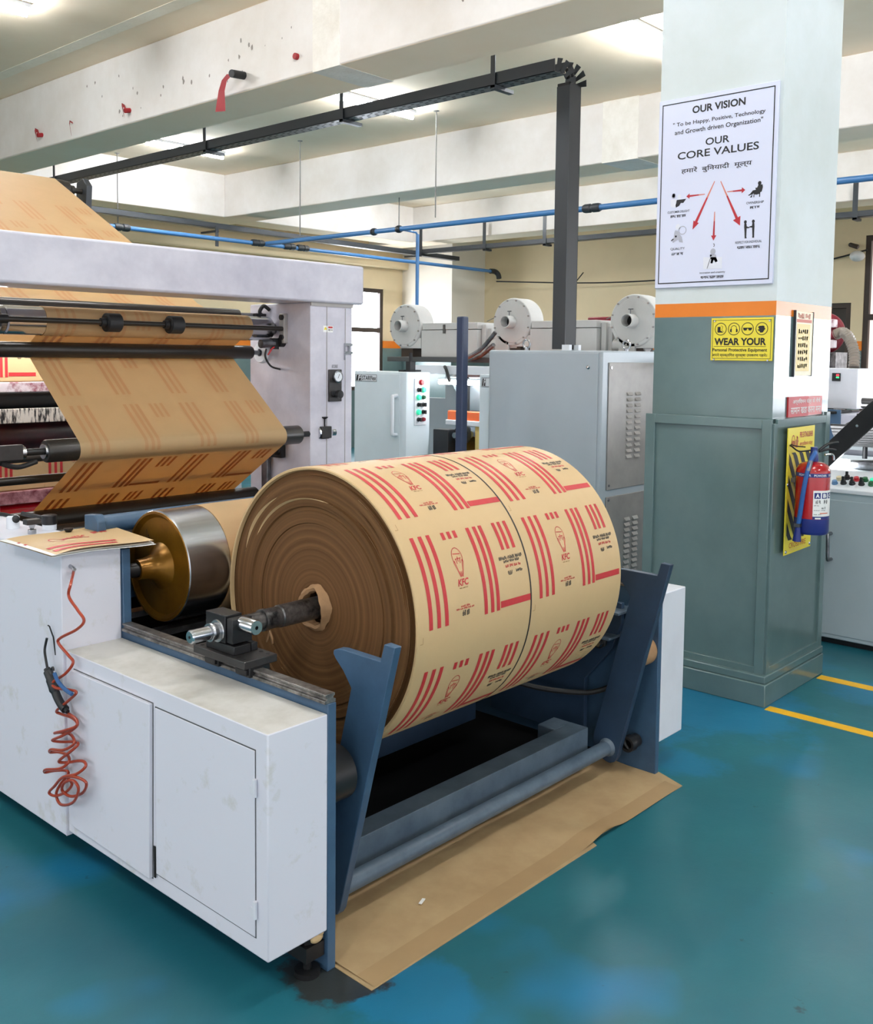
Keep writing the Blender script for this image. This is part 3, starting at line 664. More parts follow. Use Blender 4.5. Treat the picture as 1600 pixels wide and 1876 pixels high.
bm = BM(); tube(bm, [(1.60, 3.42, 1.03), (1.63, 3.33, 1.022)], .008, 8); obj('control_lever', bm, 'black_metal', hous)

# ------------------------------------------------------------------ winding shaft
sh = thing('winding_shaft', 'steel shaft with a polished end sticking out of the bearing block through the paper roll', 'shaft', (1.53, SY, SZ))
bm = BM(); lathe(bm, (1.532, SY, SZ), (1, 0, 0), [(0, .004), (0, .016), (.004, .0195), (.09, .0195)], 28); cyl(bm, (1.531, SY, SZ), (1.535, SY, SZ), .004, 12, mi=1); obj('polished_end', bm, ['chrome', 'dark_hole'], sh)
bm = BM(); cyl(bm, (1.622, SY, SZ), (3.36, SY, SZ), .0195, 24); obj('shaft_core', bm, 'steel', sh)
bm = BM(); lathe(bm, (1.722, SY, SZ), (1, 0, 0), [(0, .0196), (0, .027), (.058, .027), (.058, .0195)], 28); obj('sleeve', bm, 'worn_steel', sh)
bm = BM(); lathe(bm, (1.778, SY, SZ), (1, 0, 0), [(0, .0275), (0, .033), (.012, .0335), (.014, .031), (.062, .031), (.066, .034), (.35, .035), (1.4, .035), (1.4, .0195)], 28); obj('mandrel_tube', bm, 'worn_steel', sh)

# ------------------------------------------------------------------ the printed paper roll
RX0, RX1, RR = 1.987, 3.05, .437
ro = thing('paper_roll', 'huge roll of kraft paper printed with red stripes, wound on the machine shaft', 'paper roll', (RX0, SY, SZ))
bm = BM(); lathe(bm, (RX0-.003, SY, SZ), (1, 0, 0), [(.012, RR-.012), (.001, RR-.0085), (0, RR-.003), (.003, RR), (RX1-RX0+.003, RR), (RX1-RX0+.003, .062)], 128); obj('paper_wrap', bm, 'kraft', ro)
prof = [(.06, .062), (.006, .064), (.0, .072), (.001, .1), (-.001, .14), (0, .19), (-.002, .225), (.001, .262), (-.003, .2635), (-.003, .3), (.001, .301), (0, .312), (-.006, .316), (-.008, .338), (.002, .340), (0, .366), (-.002, .385), (.004, .402), (.003, .4085), (.012, .4095), (.012, RR-.0085)]
bm = BM(); lathe(bm, (RX0, SY, SZ), (1, 0, 0), prof, 128); obj('roll_end', bm, 'roll_end', ro)
bm = BM()
def lip(r0, r1, a0, a1, dx0, dx1, n=30):
    for k in range(n):
        q = []
        for j in (k, k+1):
            a = R_(a0+(a1-a0)*j/n); f = math.sin(PI*j/n)
            wob = 1+.006*math.sin(j*1.7)
            q.append([(RX0+dx0, SY-r0*math.cos(a), SZ+r0*math.sin(a)), (RX0+dx1*f, SY-(r0+(r1-r0)*f*wob)*math.cos(a), SZ+(r0+(r1-r0)*f*wob)*math.sin(a))])
        quad(bm, q[0][0], q[0][1], q[1][1], q[1][0])
for q in ((.402, .409, -45, 62, .002, -.006), (.337, .3425, 70, 158, -.008, -.016), (.372, .379, 118, 160, -.002, -.01), (.345, .35, 34, 60, 0, -.007), (.39, .396, 8, 36, 0, -.008), (.375, .38, 40, 62, 0, -.006)):
    bm = BM(); lip(*q); obj('loose_layer', bm, 'kraft', ro, recalc=False)
bm = BM(); n = 40
rings = [(.016, .05), (-.012, .052), (-.02, .06), (-.01, .068), (.0, .074)]; prev = None
for dx, r in rings:
    cur = []
    for i in range(n):
        a = 2*PI*i/n; k = 1+.05*math.sin(2*a+dx*60)+.03*math.sin(5*a+1)+.025*math.sin(11*a+dx*90)
        cur.append(bm.verts.new((RX0+dx*(1+.5*math.sin(2*a+1)), SY-r*k*math.cos(a), SZ+r*k*math.sin(a))))
    if prev:
        for i in range(n): j = (i+1) % n; bm.faces.new((prev[i], prev[j], cur[j], cur[i]))
    prev = cur
obj('paper_core', bm, 'core_card', ro)
bm = BM(); lathe(bm, (RX0+.05, SY, SZ), (1, 0, 0), [(0, .0), (0, .064)], 32); obj('core_hole', bm, 'dark_hole', ro)
bm = BM(); tube(bm, smooth_path([(1.8, SY-.01, SZ-.032), (1.806, SY-.014, SZ-.055), (1.815, SY-.005, SZ-.075)]), .004, 6); tube(bm, smooth_path([(1.8, SY-.012, SZ-.034), (1.8, SY-.002, SZ-.06), (1.803, SY+.006, SZ-.07)]), .003, 6); obj('torn_scrap', bm, 'core_card', ro)

# one printed panel, in metres: u across the web, v along it (0 .. .274 printed, repeat .3356)
def panel():
    D = RR*PI/180; P = []; st = .02
    v = lambda deg: deg*D
    for u in (.045, .0795, .113): P += rect(u, u+.0155, v(.4), v(35.9), 0, st)
    for u in (.176, .203, .229): P += rect(u, u+.0145, v(32.7), v(35.8), 0, st)
    for u in (.292, .3235, .351): P += rect(u, u+.0155, v(.5), v(35.9), 0, st)
    for u in (.417, .444, .4735): P += rect(u, u+.0145, v(24), v(36), 0, st)
    P += rect(.371, .5235, v(1.2), v(3.9), 0, st)
    # balloon-shaped emblem and letters
    P += ringp((.2085, v(25)), .0225, v(4.0), .0022, 0, 26, -30, 210)
    for k in (-2, -1, 0, 1, 2): P += line2((.2085+k*.0088, v(25.3-abs(k)*.7)), (.2085+k*.0022, v(17.4)), .0036, 0, .0016)
    P += line2((.187, v(23.2)), (.2035, v(17.2)), .0022, 0, .0016)+line2((.230, v(23.2)), (.2135, v(17.2)), .0022, 0, .0016)
    P += line2((.193, v(26.6)), (.224, v(26.2)), .0026, 0)+line2((.196, v(24.4)), (.222, v(24.6)), .0022, 0)
    P += text_polys('KFC', .184, .2335, v(13.9), v(16.6), 0, .03, .25)
    P += scribble(.188, .226, v(12.9), v(13.3), 2, 16, 3)
    P += scribble(.163, .245, v(5.0), v(5.7), 0, 26, 5)+scribble(.185, .226, v(5.9), v(6.7), 0, 10, 2)+scribble(.19, .223, v(2.4), v(4.6), 1, 10, 2)
    P += scribble(.392, .508, v(19.9), v(21.4), 1, 30, 3)+scribble(.41, .49, v(18.6), v(19.7), 1, 24, 3)+scribble(.415, .492, v(16.6), v(17.8), 0, 18, 4)
    P += scribble(.421, .444, v(13.5), v(15.3), 1, 6, 1)+scribble(.462, .495, v(14.1), v(15.4), 1, 8, 1)
    P += line2((.008, v(-4)), (.02, v(-4)), .0012, 2)+line2((.02, v(-4)), (.02, v(-1.5)), .0012, 2)
    return P
PANEL = panel(); PITCH_U, PITCH_V = .527, 44*RR*PI/180
bm = BM()
for k in range(8):
    for s in (0, 1):
        def f(u, v, k=k, s=s):
            a = v/RR+R_(44*k); return (RX0+s*PITCH_U+u, SY-(RR+.0007)*math.cos(a), SZ+(RR+.0007)*math.sin(a))
        art(bm, PANEL, f)
obj('surface_print', bm, ['print_red', 'print_black', 'kraft_edge'], ro, smooth=False, recalc=False)
bm = BM(); lathe(bm, (2.5095, SY, SZ), (1, 0, 0), [(0, RR+.0005), (0, RR+.0011), (.0058, RR+.0011), (.0058, RR+.0005)], 128); obj('slit_line', bm, 'seam_black', ro)

# ------------------------------------------------------------------ kraft sheet on the floor
fp = thing('floor_paper', 'creased brown kraft paper laid on the teal floor under the winding machine', 'paper sheet', (2.5, 1.9, 0))
bm = BM(); nx, ny = 60, 16; G = []
for i in range(nx+1):
    row = []
    for j in range(ny+1):
        u, v = i/nx, j/ny
        x = 1.686+(3.29-1.686)*u+.07*v*u; y = 1.713+.01*u+(2.25-1.713)*v
        c = .5+.5*math.sin(9*u+2.5*v)*math.sin(5*v+3*u)
        ridge = math.exp(-((u-.62+.25*(v-.2))/.05)**2)*.012*(1-v)+math.exp(-((u-.7-.2*v)/.04)**2)*.008*(1-v)
        row.append(bm.verts.new((x, y, .003+.004*c*min(1, v*6)+ridge)))
    G.append(row)
for i in range(nx):
    for j in range(ny): bm.faces.new((G[i][j], G[i+1][j], G[i+1][j+1], G[i][j+1])).material_index = int(j < 2)
obj('top_sheet', bm, ['kraft_floor', 'kraft_strip'], fp)
bm = BM(); prism(bm, [(1.675, 1.845), (1.673, 1.71), (2.70, 1.706), (2.715, 1.74), (3.31, 1.722), (3.36, 1.848), (3.3, 2.2), (1.69, 2.2)], 'z', .0005, .0022); obj('bottom_sheet', bm, 'kraft_floor', fp, smooth=False)
bm = BM(); prism(bm, [(2.035, 1.875), (2.062, 1.885), (2.058, 1.893), (2.031, 1.883)], 'z', .012, .0145)
tag(obj('paper_scrap', bm, 'paper_white', smooth=False), 'tiny white paper scrap lying on the brown floor paper', 'paper scrap')

# ------------------------------------------------------------------ sheets on the tall housing
st = [((1.362, 3.02), (1.40, 2.83), (1.742, 2.815), (1.80, 3.18), (1.55, 3.25))]
def sheet(z, ox, oy, rot, name, label, ms, pr=False, curl=.0):
    bm = BM(); n, m = 16, 10; G = []
    a, b, c, d = Vector((1.375, 3.00)), Vector((1.405, 2.815)), Vector((1.745, 2.80)), Vector((1.785, 3.17))
    a = Vector((1.40, 3.16))
    cx = Vector((1.58, 3.0))
    def P(u, v):
        p = (b*(1-u)+c*u)*(1-v)+(a*(1-u)+d*u)*v
        q = p-cx; p = cx+Vector((q.x*math.cos(rot)-q.y*math.sin(rot)+ox, q.x*math.sin(rot)+q.y*math.cos(rot)+oy))
        h = z+curl*(max(0, .3-u)/.3)**2*-.02+.003*math.sin(u*5+v*2)+.003*(1-v)*curl
        return (p.x, p.y, h)
    for i in range(n+1): G.append([bm.verts.new(P(i/n, j/m)) for j in range(m+1)])
    for i in range(n):
        for j in range(m): bm.faces.new((G[i][j], G[i+1][j], G[i+1][j+1], G[i][j+1]))
    t = thing(name, label, 'paper sheet', (1.6, 3.0, .985), 'paper sheets on the control housing')
    obj('sheet', bm, ms, t)
    if pr:
        bm = BM(); f = lambda u, v: tuple(Vector(P(u, v))+Vector((0, 0, .0012)))
        S = []
        for v0 in (.08, .2): S += [([(u0, v0), (u0+.05, v0), (u0+.05, v0+.06), (u0, v0+.06)], 0) for u0 in [.08+.05*k for k in range(12 if v0 < .1 else 13)]]
        S += ringp((.3, .52), .07, .08, .012, 0, 18)+line2((.37, .52), (.5, .6), .02)+line2((.37, .55), (.5, .56), .02)+line2((.34, .5), (.45, .6), .015)+text_polys('KFC', .5, .62, .52, .66, 0, .02)
        S += scribble(.72, .86, .66, .76, 0, 9, 2)
        S += rect(.0, .06, .55, .6)+rect(.0, .06, .68, .73)
        art(bm, S, f); obj('surface_print', bm, 'print_red', t, smooth=False, recalc=False)
    return t
sheet(.9885, .004, -.006, -.02, 'paper_sheet', 'plain white-edged kraft sheet at the bottom of the stack on the control housing', 'paper_white')
sheet(.993, -.002, .0, .01, 'paper_sheet', 'second sheet of the stack on the control housing, showing a pale edge', 'paper_white')
sheet(.999, 0, .004, 0, 'paper_sheet', 'top kraft bag sheet with two red stripes lying on the control housing', 'kraft', True, .5)

# ------------------------------------------------------------------ coiled air hose and blow gun
XW = 1.435
def W(px, py, x=XW): return on('x', x, px, py)
ho = thing('air_hose', 'orange-red coiled air hose hanging down the white cabinet corner', 'hose', W(137, 1040))
pts = [(137, 1040, 1.50), (130, 1068, 1.44), (126, 1092, 1.435), (142, 1117, 1.435), (154, 1137, 1.435), (141, 1153, 1.43), (112, 1168, 1.425), (107, 1178, 1.425), (125, 1200, 1.435), (134, 1214, 1.435), (120, 1234, 1.425), (97, 1250, 1.415),
       (102, 1260, 1.412), (128, 1264, 1.418), (140, 1269, 1.42), (124, 1285, 1.42), (104, 1302, 1.42), (112, 1308, 1.43), (132, 1315, 1.43), (142, 1326, 1.43), (134, 1336, 1.42), (114, 1348, 1.415), (96, 1356, 1.42), (112, 1359, 1.43), (136, 1359, 1.43), (143, 1364, 1.42), (128, 1378, 1.41),
       (108, 1394, 1.41), (120, 1397, 1.42), (150, 1394, 1.425), (157, 1404, 1.42), (140, 1418, 1.41), (115, 1424, 1.405), (100, 1440, 1.41), (90, 1452, 1.415), (102, 1458, 1.42), (122, 1450, 1.42), (132, 1436, 1.42), (124, 1424, 1.41), (140, 1424, 1.405), (158, 1434, 1.41), (152, 1452, 1.42), (130, 1459, 1.42), (114, 1448, 1.41), (118, 1434, 1.40), (134, 1430, 1.40), (144, 1446, 1.405), (134, 1470, 1.41), (112, 1474, 1.42), (103, 1456, 1.425), (110, 1438, 1.43), (124, 1420, 1.435),
       (122, 1412, 1.435), (100, 1412, 1.43), (83, 1415, 1.42), (84, 1410, 1.41), (110, 1408, 1.41), (126, 1396, 1.42), (124, 1384, 1.43), (108, 1378, 1.43), (92, 1378, 1.42), (94, 1373, 1.41), (116, 1374, 1.41), (136, 1362, 1.415), (130, 1346, 1.43), (112, 1342, 1.43), (100, 1343, 1.42), (120, 1338, 1.41), (140, 1330, 1.415), (140, 1318, 1.42), (124, 1306, 1.425), (117, 1298, 1.425)]
bm = BM(); tube(bm, smooth_path([W(a, b, c) for a, b, c in pts], 6), .0045, 8); obj('hose_coil', bm, 'air_hose', ho)
bm = BM(); p = W(137, 1044, 1.475); q = Vector((p.x, 2.842, p.z+.008)); tube(bm, [q, Vector((p.x, 2.82, p.z+.004)), p], .0055, 8); obj('hose_fitting', bm, 'steel', ho)
g = thing('blow_gun', 'black air blow gun with blue trigger hooked into the orange hose coil', 'air gun', W(100, 1260))
bm = BM(); tube(bm, smooth_path([W(86, 1169, 1.43), W(82, 1190, 1.425), W(84, 1208, 1.42), W(88, 1230, 1.42)]), .004, 8); obj('nozzle', bm, 'black_metal', g)
bm = BM(); tube(bm, smooth_path([W(86, 1225, 1.42), W(90, 1235, 1.42), W(97, 1252, 1.42), W(103, 1272, 1.42), W(112, 1290, 1.42), W(120, 1300, 1.42)], 5), [.010]*3+[.014]*5+[.0165]*6+[.0125]*12, 12); obj('gun_body', bm, 'gun_black', g)
bm = BM(); tube(bm, smooth_path([W(94, 1226, 1.417), W(97, 1223, 1.417), W(98, 1229, 1.417)]), .004, 6); tube(bm, [W(118, 1297, 1.42), W(124, 1304, 1.42)], .007, 8); obj('gun_hook', bm, 'gun_black', g)
bm = BM(); tube(bm, smooth_path([W(100, 1234, 1.405), W(106, 1248, 1.40), W(118, 1262, 1.402), W(132, 1272, 1.408)]), .006, 8); obj('trigger', bm, 'gun_blue', g)
bm = BM(); tube(bm, [(1.447, 2.888, .665), (1.444, 2.894, .72), (1.436, 2.902, .755), (1.43, 2.9, .76)], .0022, 6); tag(obj('wall_hook', bm, 'black_metal'), 'small black hook on the tall white housing behind the hose coil', 'hook')

# ================================================================== WEB FRAME (white portal with guide rollers)
fr = thing('web_guide_frame', 'tall white steel portal with black guide rollers behind the winding machine', 'machine frame', (2.5, 3.9, 0))
bm = BM(); box(bm, 1.335, 3.57, 3.735, 4.02, 1.862, 2.06); obj('header_beam', bm, 'post_white', fr, bevel=.012)
bm = BM(); box(bm, 3.225, 3.505, 3.755, 4.24, 0, 1.862); pr_ = obj('portal_post', bm, 'post_white', fr, bevel=.004)
bm = BM(); box(bm, 1.40, 1.672, 3.755, 4.24, 0, 1.862); pl_ = obj('portal_post', bm, 'post_white', fr, bevel=.004)
bm = BM(); box(bm, 3.33, 3.333, 3.7525, 3.757, .3, 1.855); box(bm, 3.225, 3.507, 3.75, 3.757, 1.845, 1.862); box(bm, 3.455, 3.457, 3.7525, 3.757, .3, 1.84); obj('post_seam', bm, 'cab_steel', pr_)
def post_pt(px, py): p = on('y', 3.755, px, py); return p.x, p.z
# gauge plate, warning label, clips on the post front
x0, z1 = post_pt(601, 677); x1, z0 = post_pt(624, 735)
bm = BM(); box(bm, x0, x1, 3.745, 3.7545, z0, z1); gp = obj('gauge_plate', bm, 'block_metal', pr_, bevel=.002)
cx, cz = post_pt(614, 690); bm = BM(); lathe(bm, (cx, 3.7455, cz), (0, -1, 0), [(0, .03), (.018, .03), (.02, .026), (.016, .025), (.016, 0)], 24); gg = obj('pressure_gauge', bm, 'steel', gp)
bm = BM(); lathe(bm, (cx, 3.7285, cz), (0, -1, 0), [(0, .024), (.001, .024), (.001, 0)], 20); art(bm, line2((-.004, -.008), (.006, .014), .003, 1), lambda u, v: (cx+u, 3.727, cz+v)); obj('gauge_dial', bm, ['plastic_white', 'sign_black'], gg, recalc=False)
cx, cz = post_pt(613, 722); bm = BM(); lathe(bm, (cx, 3.7455, cz), (0, -1, 0), [(0, .016), (.02, .016), (.022, .021), (.038, .02), (.04, 0)], 16); obj('regulator_knob', bm, 'black_metal', gp)
bm = BM(); lathe(bm, (cx-.02, 3.7455, cz+.004), (0, -1, 0), [(0, .012), (.01, .012), (.01, 0)], 12); lathe(bm, (cx+.02, 3.7455, cz-.004), (0, -1, 0), [(0, .012), (.01, .012), (.01, 0)], 12); obj('plate_screw', bm, 'galv', gp)
x0, z1 = post_pt(592, 596.5); x1, z0 = post_pt(610, 609)
bm = BM(); w_, h_ = x1-x0, z1-z0
art(bm, rect(0, w_, 0, h_, 0)+poly([(.004, .012), (w_*.42, .012), (w_*.22, h_-.004)], 1)+poly([(w_*.2, .018), (w_*.25, .018), (w_*.22, h_*.7)], 2)+rect(w_*.5, w_-.003, h_*.62, h_-.003, 3)+scribble(w_*.5, w_-.003, .006, h_*.5, 2, 7, 2), lambda u, v: (x0+u, 3.7535-(.0004 if v else 0), z0+v))
obj('warning_label', bm, ['paper_white', 'sign_yellow', 'sign_black', 'sign_red'], pr_, smooth=False, recalc=False)
x0, z1 = post_pt(630, 629); x1, z0 = post_pt(645, 649)
bm = BM(); box(bm, x0, x0+.003, 3.745, 3.756, z0-.03, z1); box(bm, x0+.004, x1, 3.748, 3.756, z1-.014, z1); box(bm, x0+.004, x1, 3.748, 3.756, z0, z0+.014); box(bm, (x0+x1)/2-.004, (x0+x1)/2+.004, 3.742, 3.756, z0+.01, z1-.01); obj('latch', bm, 'steel', pr_)
x0, z1 = post_pt(608, 668.5); x1, z0 = post_pt(619, 674)
bm = BM(); art(bm, rect(x0, x1, z1-.003, z1)+scribble(x0, x1, z0, z1-.005, 0, 6, 1), lambda u, v: (u, 3.7535, v)); obj('engraved_mark', bm, 'tray_perf', pr_, smooth=False, recalc=False)

def roller(name, y, z, x0, x1, r, m, ends=True, rj=.014, jl=.12):
    bm = BM(); lathe(bm, (x0, y, z), (1, 0, 0), [(0, 0), (0, r*.92), (.006, r), (x1-x0-.006, r), (x1-x0, r*.92), (x1-x0, 0)], 32); o = obj(name, bm, m, fr)
    if ends:
        bm = BM(); cyl(bm, (x1, y, z), (x1+jl, y, z), rj, 14); cyl(bm, (x0-jl, y, z), (x0, y, z), rj, 14); obj('journal', bm, 'galv', o)
    return o
R1 = (4.215, 1.806); CH = (4.045, 1.7335); R2 = (4.135, 1.612); NP = (3.77, 1.21); BT = (4.13, .868); TP = (6.0, 2.63); CR = .0605
roller('guide_roller', *R1, 1.70, 3.13, .0285, 'roller_dark', rj=.012, jl=.09)
roller('guide_roller', *R2, 1.70, 3.15, .0335, 'roller_dark', rj=.012, jl=.08)
roller('guide_roller', *BT, 1.70, 3.17, .048, 'roller_dark', rj=.02, jl=.055)
roller('guide_roller', 3.93, .84, 1.68, 3.2, .04, 'roller_dark', ends=False)
roller('guide_roller', 4.05, 1.065, 1.68, 3.0, .018, 'roller_dark', ends=False)
c = roller('chill_roll', *CH, 1.825, 3.19, CR, 'chrome', rj=.03, jl=.05)
bm = BM(); lathe(bm, (1.80, *CH), (1, 0, 0), [(0, .02), (0, .058), (.012, .06), (.02, .06), (.024, .055)], 24); obj('roll_end_cap', bm, 'steel', c)
# pressing rod with two rubber wheels
RD = (3.945, 1.733)
bm = BM(); cyl(bm, (1.67, *RD), (3.24, *RD), .0115, 16); rod = obj('press_rod', bm, 'roller_dark', fr)
bm = BM(); cyl(bm, (1.67, *RD), (1.80, *RD), .019, 16); obj('rod_collar', bm, 'black_metal', rod)
for x in (2.262, 2.575):
    bm = BM(); lathe(bm, (x-.034, *RD), (1, 0, 0), [(-.022, .0118), (-.022, .018), (.0, .02), (.001, .036), (.003, .0405), (.064, .0405), (.067, .037), (.067, .0118)], 32); wh = obj('press_wheel', bm, 'rubber', rod)
    bm = BM(); lathe(bm, (x-.036, *RD), (1, 0, 0), [(0, .02), (0, .03), (.004, .031)], 24); obj('wheel_hub', bm, 'black_metal', wh)
# right-hand bracket with air cylinder, sensors and knob
bm = BM(); box(bm, 3.225, 3.255, 3.935, 3.965, 1.66, 1.81); box(bm, 3.2, 3.226, 3.93, 3.97, 1.66, 1.81); br = obj('rod_bracket', bm, 'cab_steel', pr_, bevel=.004)
for z in (1.79, 1.69):
    bm = BM(); cyl(bm, (3.19, 3.945, z), (3.202, 3.945, z), .014, 14); obj('bracket_bolt', bm, 'black_metal', br)
bm = BM(); cyl(bm, (3.25, 3.93, 1.79), (3.27, 3.93, 1.79), .015, 14, mi=0); cyl(bm, (3.27, 3.93, 1.79), (3.31, 3.93, 1.79), .018, 14, mi=1); cyl(bm, (3.31, 3.93, 1.79), (3.33, 3.93, 1.79), .013, 14, mi=0); cyl(bm, (3.33, 3.93, 1.785), (3.335, 3.93, 1.73), .016, 10, r2=.004, mi=0); obj('adjust_knob', bm, ['black_metal', 'plastic_white'], br)
bm = BM(); cyl(bm, (3.10, 3.99, 1.655), (3.18, 3.99, 1.66), .022, 16, mi=0); box(bm, 3.165, 3.2, 3.97, 4.0, 1.63, 1.685, 1); cyl(bm, (3.2, 3.97, 1.665), (3.24, 3.965, 1.665), .024, 14, mi=1); obj('air_cylinder', bm, ['galv', 'black_metal'], br)
bm = BM(); tube(bm, smooth_path([(3.12, 3.97, 1.63), (3.11, 3.965, 1.59), (3.14, 3.96, 1.545), (3.2, 3.97, 1.53), (3.226, 4.0, 1.53)]), .005, 8); obj('air_line', bm, 'rubber', br)
bm = BM(); tube(bm, smooth_path([(3.13, 3.97, 1.6), (3.15, 3.965, 1.63), (3.17, 3.97, 1.64)]), .004, 6); obj('red_line', bm, 'sign_red', br)
bm = BM(); lathe(bm, (3.205, 4.135, 1.612), (1, 0, 0), [(0, .02), (0, .05), (.012, .055), (.019, .055)], 24); obj('bearing_flange', bm, 'plastic_white', pr_)
bm = BM(); tube(bm, smooth_path([(3.215, 4.12, 1.80), (3.18, 4.1, 1.82), (3.19, 4.08, 1.85), (3.22, 4.07, 1.83)]), .01, 8); box(bm, 3.16, 3.222, 4.1, 4.13, 1.79, 1.812); obj('roller_clamp', bm, 'black_metal', pr_)
# nip roller in front of the posts
nr = roller('nip_roller', *NP, 1.86, 3.16, .046, 'roller_dark', ends=False)
bm = BM(); cyl(bm, (3.16, *NP), (3.31, *NP), .014, 16); cyl(bm, (1.76, *NP), (1.86, *NP), .014, 16); obj('journal', bm, 'black_metal', nr)
bm = BM(); lathe(bm, (1.852, *NP), (1, 0, 0), [(0, .014), (0, .03), (.01, .032), (.012, .024)], 20); lathe(bm, (1.755, *NP), (1, 0, 0), [(0, .014), (0, .026), (.02, .028), (.022, .014)], 20); obj('lock_collar', bm, 'steel', nr)
for xa, xb in ((3.285, 3.35), (1.66, 1.758)):
    bm = BM(); box(bm, xa, xb, 3.735, 3.757, 1.185, 1.245); lathe(bm, (xa, *NP), (1, 0, 0), [(0, 0), (0, .033), (xb-xa, .033), (xb-xa, 0)], 12); q = obj('roller_bracket', bm, 'block_metal', pr_ if xa > 3 else pl_, bevel=.003)
    if xa > 3:
        bm = BM(); lathe(bm, (3.278, *NP), (1, 0, 0), [(0, .015), (0, .03), (.01, .034), (.014, .03)], 20); obj('shaft_collar', bm, 'chrome', q); bm = BM(); lathe(bm, (3.35, *NP), (1, 0, 0), [(0, .013), (.02, .013), (.02, .022), (.045, .022), (.048, .016), (.048, 0)], 18); obj('end_nut', bm, 'chrome', q)
        bm = BM(); cyl(bm, (3.315, 3.75, 1.245), (3.315, 3.75, 1.285), .004, 8); lathe(bm, (3.315, 3.75, 1.28), (0, 0, 1), [(0, .004), (.008, .016), (.013, .017), (.013, 0)], 14); obj('wing_knob', bm, 'black_metal', q)
bm = BM(); tube(bm, smooth_path([(1.83, 3.78, 1.17), (1.75, 3.77, 1.155), (1.68, 3.76, 1.175)]), .01, 8); obj('safety_cable', bm, 'rubber', pl_)
# pivoting strut on the post's inner side
a = on('x', 3.21, 494, 835); b = on('x', 3.21, 487, 900)
bm = BM(); box(bm, 3.195, 3.215, a.y-.0, a.y+.05, .6, 1.15); box(bm, 3.215, 3.224, a.y+.01, a.y+.03, .6, 1.13); obj('strut', bm, 'galv', pr_, bevel=.003)
p = on('x', 3.22, 516, 822); bm = BM(); box(bm, 3.19, 3.224, p.y-.03, p.y+.07, p.z-.045, p.z+.045); lathe(bm, (3.19, p.y, p.z), (-1, 0, 0), [(0, .03), (.02, .03), (.02, 0)], 16); obj('pivot_bracket', bm, 'black_metal', pr_, bevel=.006)
bm = BM(); lathe(bm, (3.16, p.y, p.z), (1, 0, 0), [(0, 0), (0, .014), (.012, .016), (.02, .016)], 12); obj('pivot_bolt', bm, 'chrome', pr_)
# rear top roller on an arm
bm = BM(); cyl(bm, (1.7, *TP), (3.09, *TP), .055, 24); lathe(bm, (3.09, *TP), (1, 0, 0), [(0, .055), (.05, .05), (.07, .03), (.09, .03), (.09, 0)], 20); cyl(bm, (3.1, *TP), (3.26, *TP), .018, 12); tr = obj('guide_roller', bm, 'roller_dark', fr)
bm = BM(); prism(bm, [(5.93, 2.66), (5.98, 2.71), (6.06, 2.69), (6.1, 2.2), (6.12, .0), (6.0, .0), (5.98, 2.2)], 'x', 3.235, 3.275); obj('rear_arm', bm, 'tray_grey', fr, bevel=.004)
bm = BM(); prism(bm, [(5.93, 2.66), (5.98, 2.71), (6.06, 2.69), (6.1, 2.2), (6.12, .0), (6.0, .0), (5.98, 2.2)], 'x', 1.5, 1.54); obj('rear_arm', bm, 'tray_grey', fr, bevel=.004)

# ------------------------------------------------------------------ the paper web
def arc(c, r, a0, a1, n=14): return [(c[0]+r*math.cos(R_(a0+(a1-a0)*k/n)), c[1]+r*math.sin(R_(a0+(a1-a0)*k/n))) for k in range(n+1)]
E_ = .0015
path = [(6.2, 1.4), (6.065, 2.55)]+arc(TP, .055+E_, 20, 118)+[(5.13, 2.246), (4.46, 1.868)]+arc(R1, .0285+E_, 300, 262, 5)+arc(CH, CR+E_, 72, 300, 24)+arc(R2, .0335+E_, 30, -40, 8)+arc(NP, .046+E_, 134, 226, 16)
i_low = len(path)-1
path += arc(BT, .048+E_, 38, -95, 14)+[(3.5, .74)]+arc((DY, DZ), DR+E_, 282, -60, 48)
def resample(P, step=.012):
    out = [P[0]]
    for a, b in zip(P, P[1:]):
        l = math.hypot(b[0]-a[0], b[1]-a[1]); n = max(1, int(l/step))
        out += [(a[0]+(b[0]-a[0])*k/n, a[1]+(b[1]-a[1])*k/n) for k in range(1, n+1)]
    return out
WP = resample(path); S = [0]
for a, b in zip(WP, WP[1:]): S.append(S[-1]+math.hypot(b[0]-a[0], b[1]-a[1]))
wb = thing('paper_web', 'wide brown kraft paper web threaded over the rollers of the white portal', 'paper web', (2.5, 4, 0))
bm = BM(); NXW = 6; G = []
for y, z in WP: G.append([bm.verts.new((RX0+(RX1-RX0)*k/NXW, y, z)) for k in range(NXW+1)])
for i in range(len(G)-1):
    for k in range(NXW): bm.faces.new((G[i][k], G[i+1][k], G[i+1][k+1], G[i][k+1]))
obj('paper_sheet', bm, 'web', wb, recalc=False)
import bisect
def web_at(s, side):
    i = min(max(bisect.bisect_right(S, s)-1, 0), len(WP)-2); t = (s-S[i])/max(S[i+1]-S[i], 1e-9)
    y = WP[i][0]+(WP[i+1][0]-WP[i][0])*t; z = WP[i][1]+(WP[i+1][1]-WP[i][1])*t
    dy, dz = WP[i+1][0]-WP[i][0], WP[i+1][1]-WP[i][1]; l = math.hypot(dy, dz) or 1
    return y+dz/l*side, z-dy/l*side
s_nip = next(S[i] for i in range(len(WP)) if math.hypot(WP[i][0]-NP[0], WP[i][1]-NP[1]) < .06)
D_ = RR*PI/180
BARS = [q for u0, w_, a, b in [(u, .0155, .4, 35.9) for u in (.045, .0795, .113, .292, .3235, .351)]+[(u, .0145, 24, 36) for u in (.417, .444, .4735)]+[(.371, .153, 1.2, 3.9)] for q in rect(u0, u0+w_, a*D_, b*D_, 0, .008)]
bm = BM()
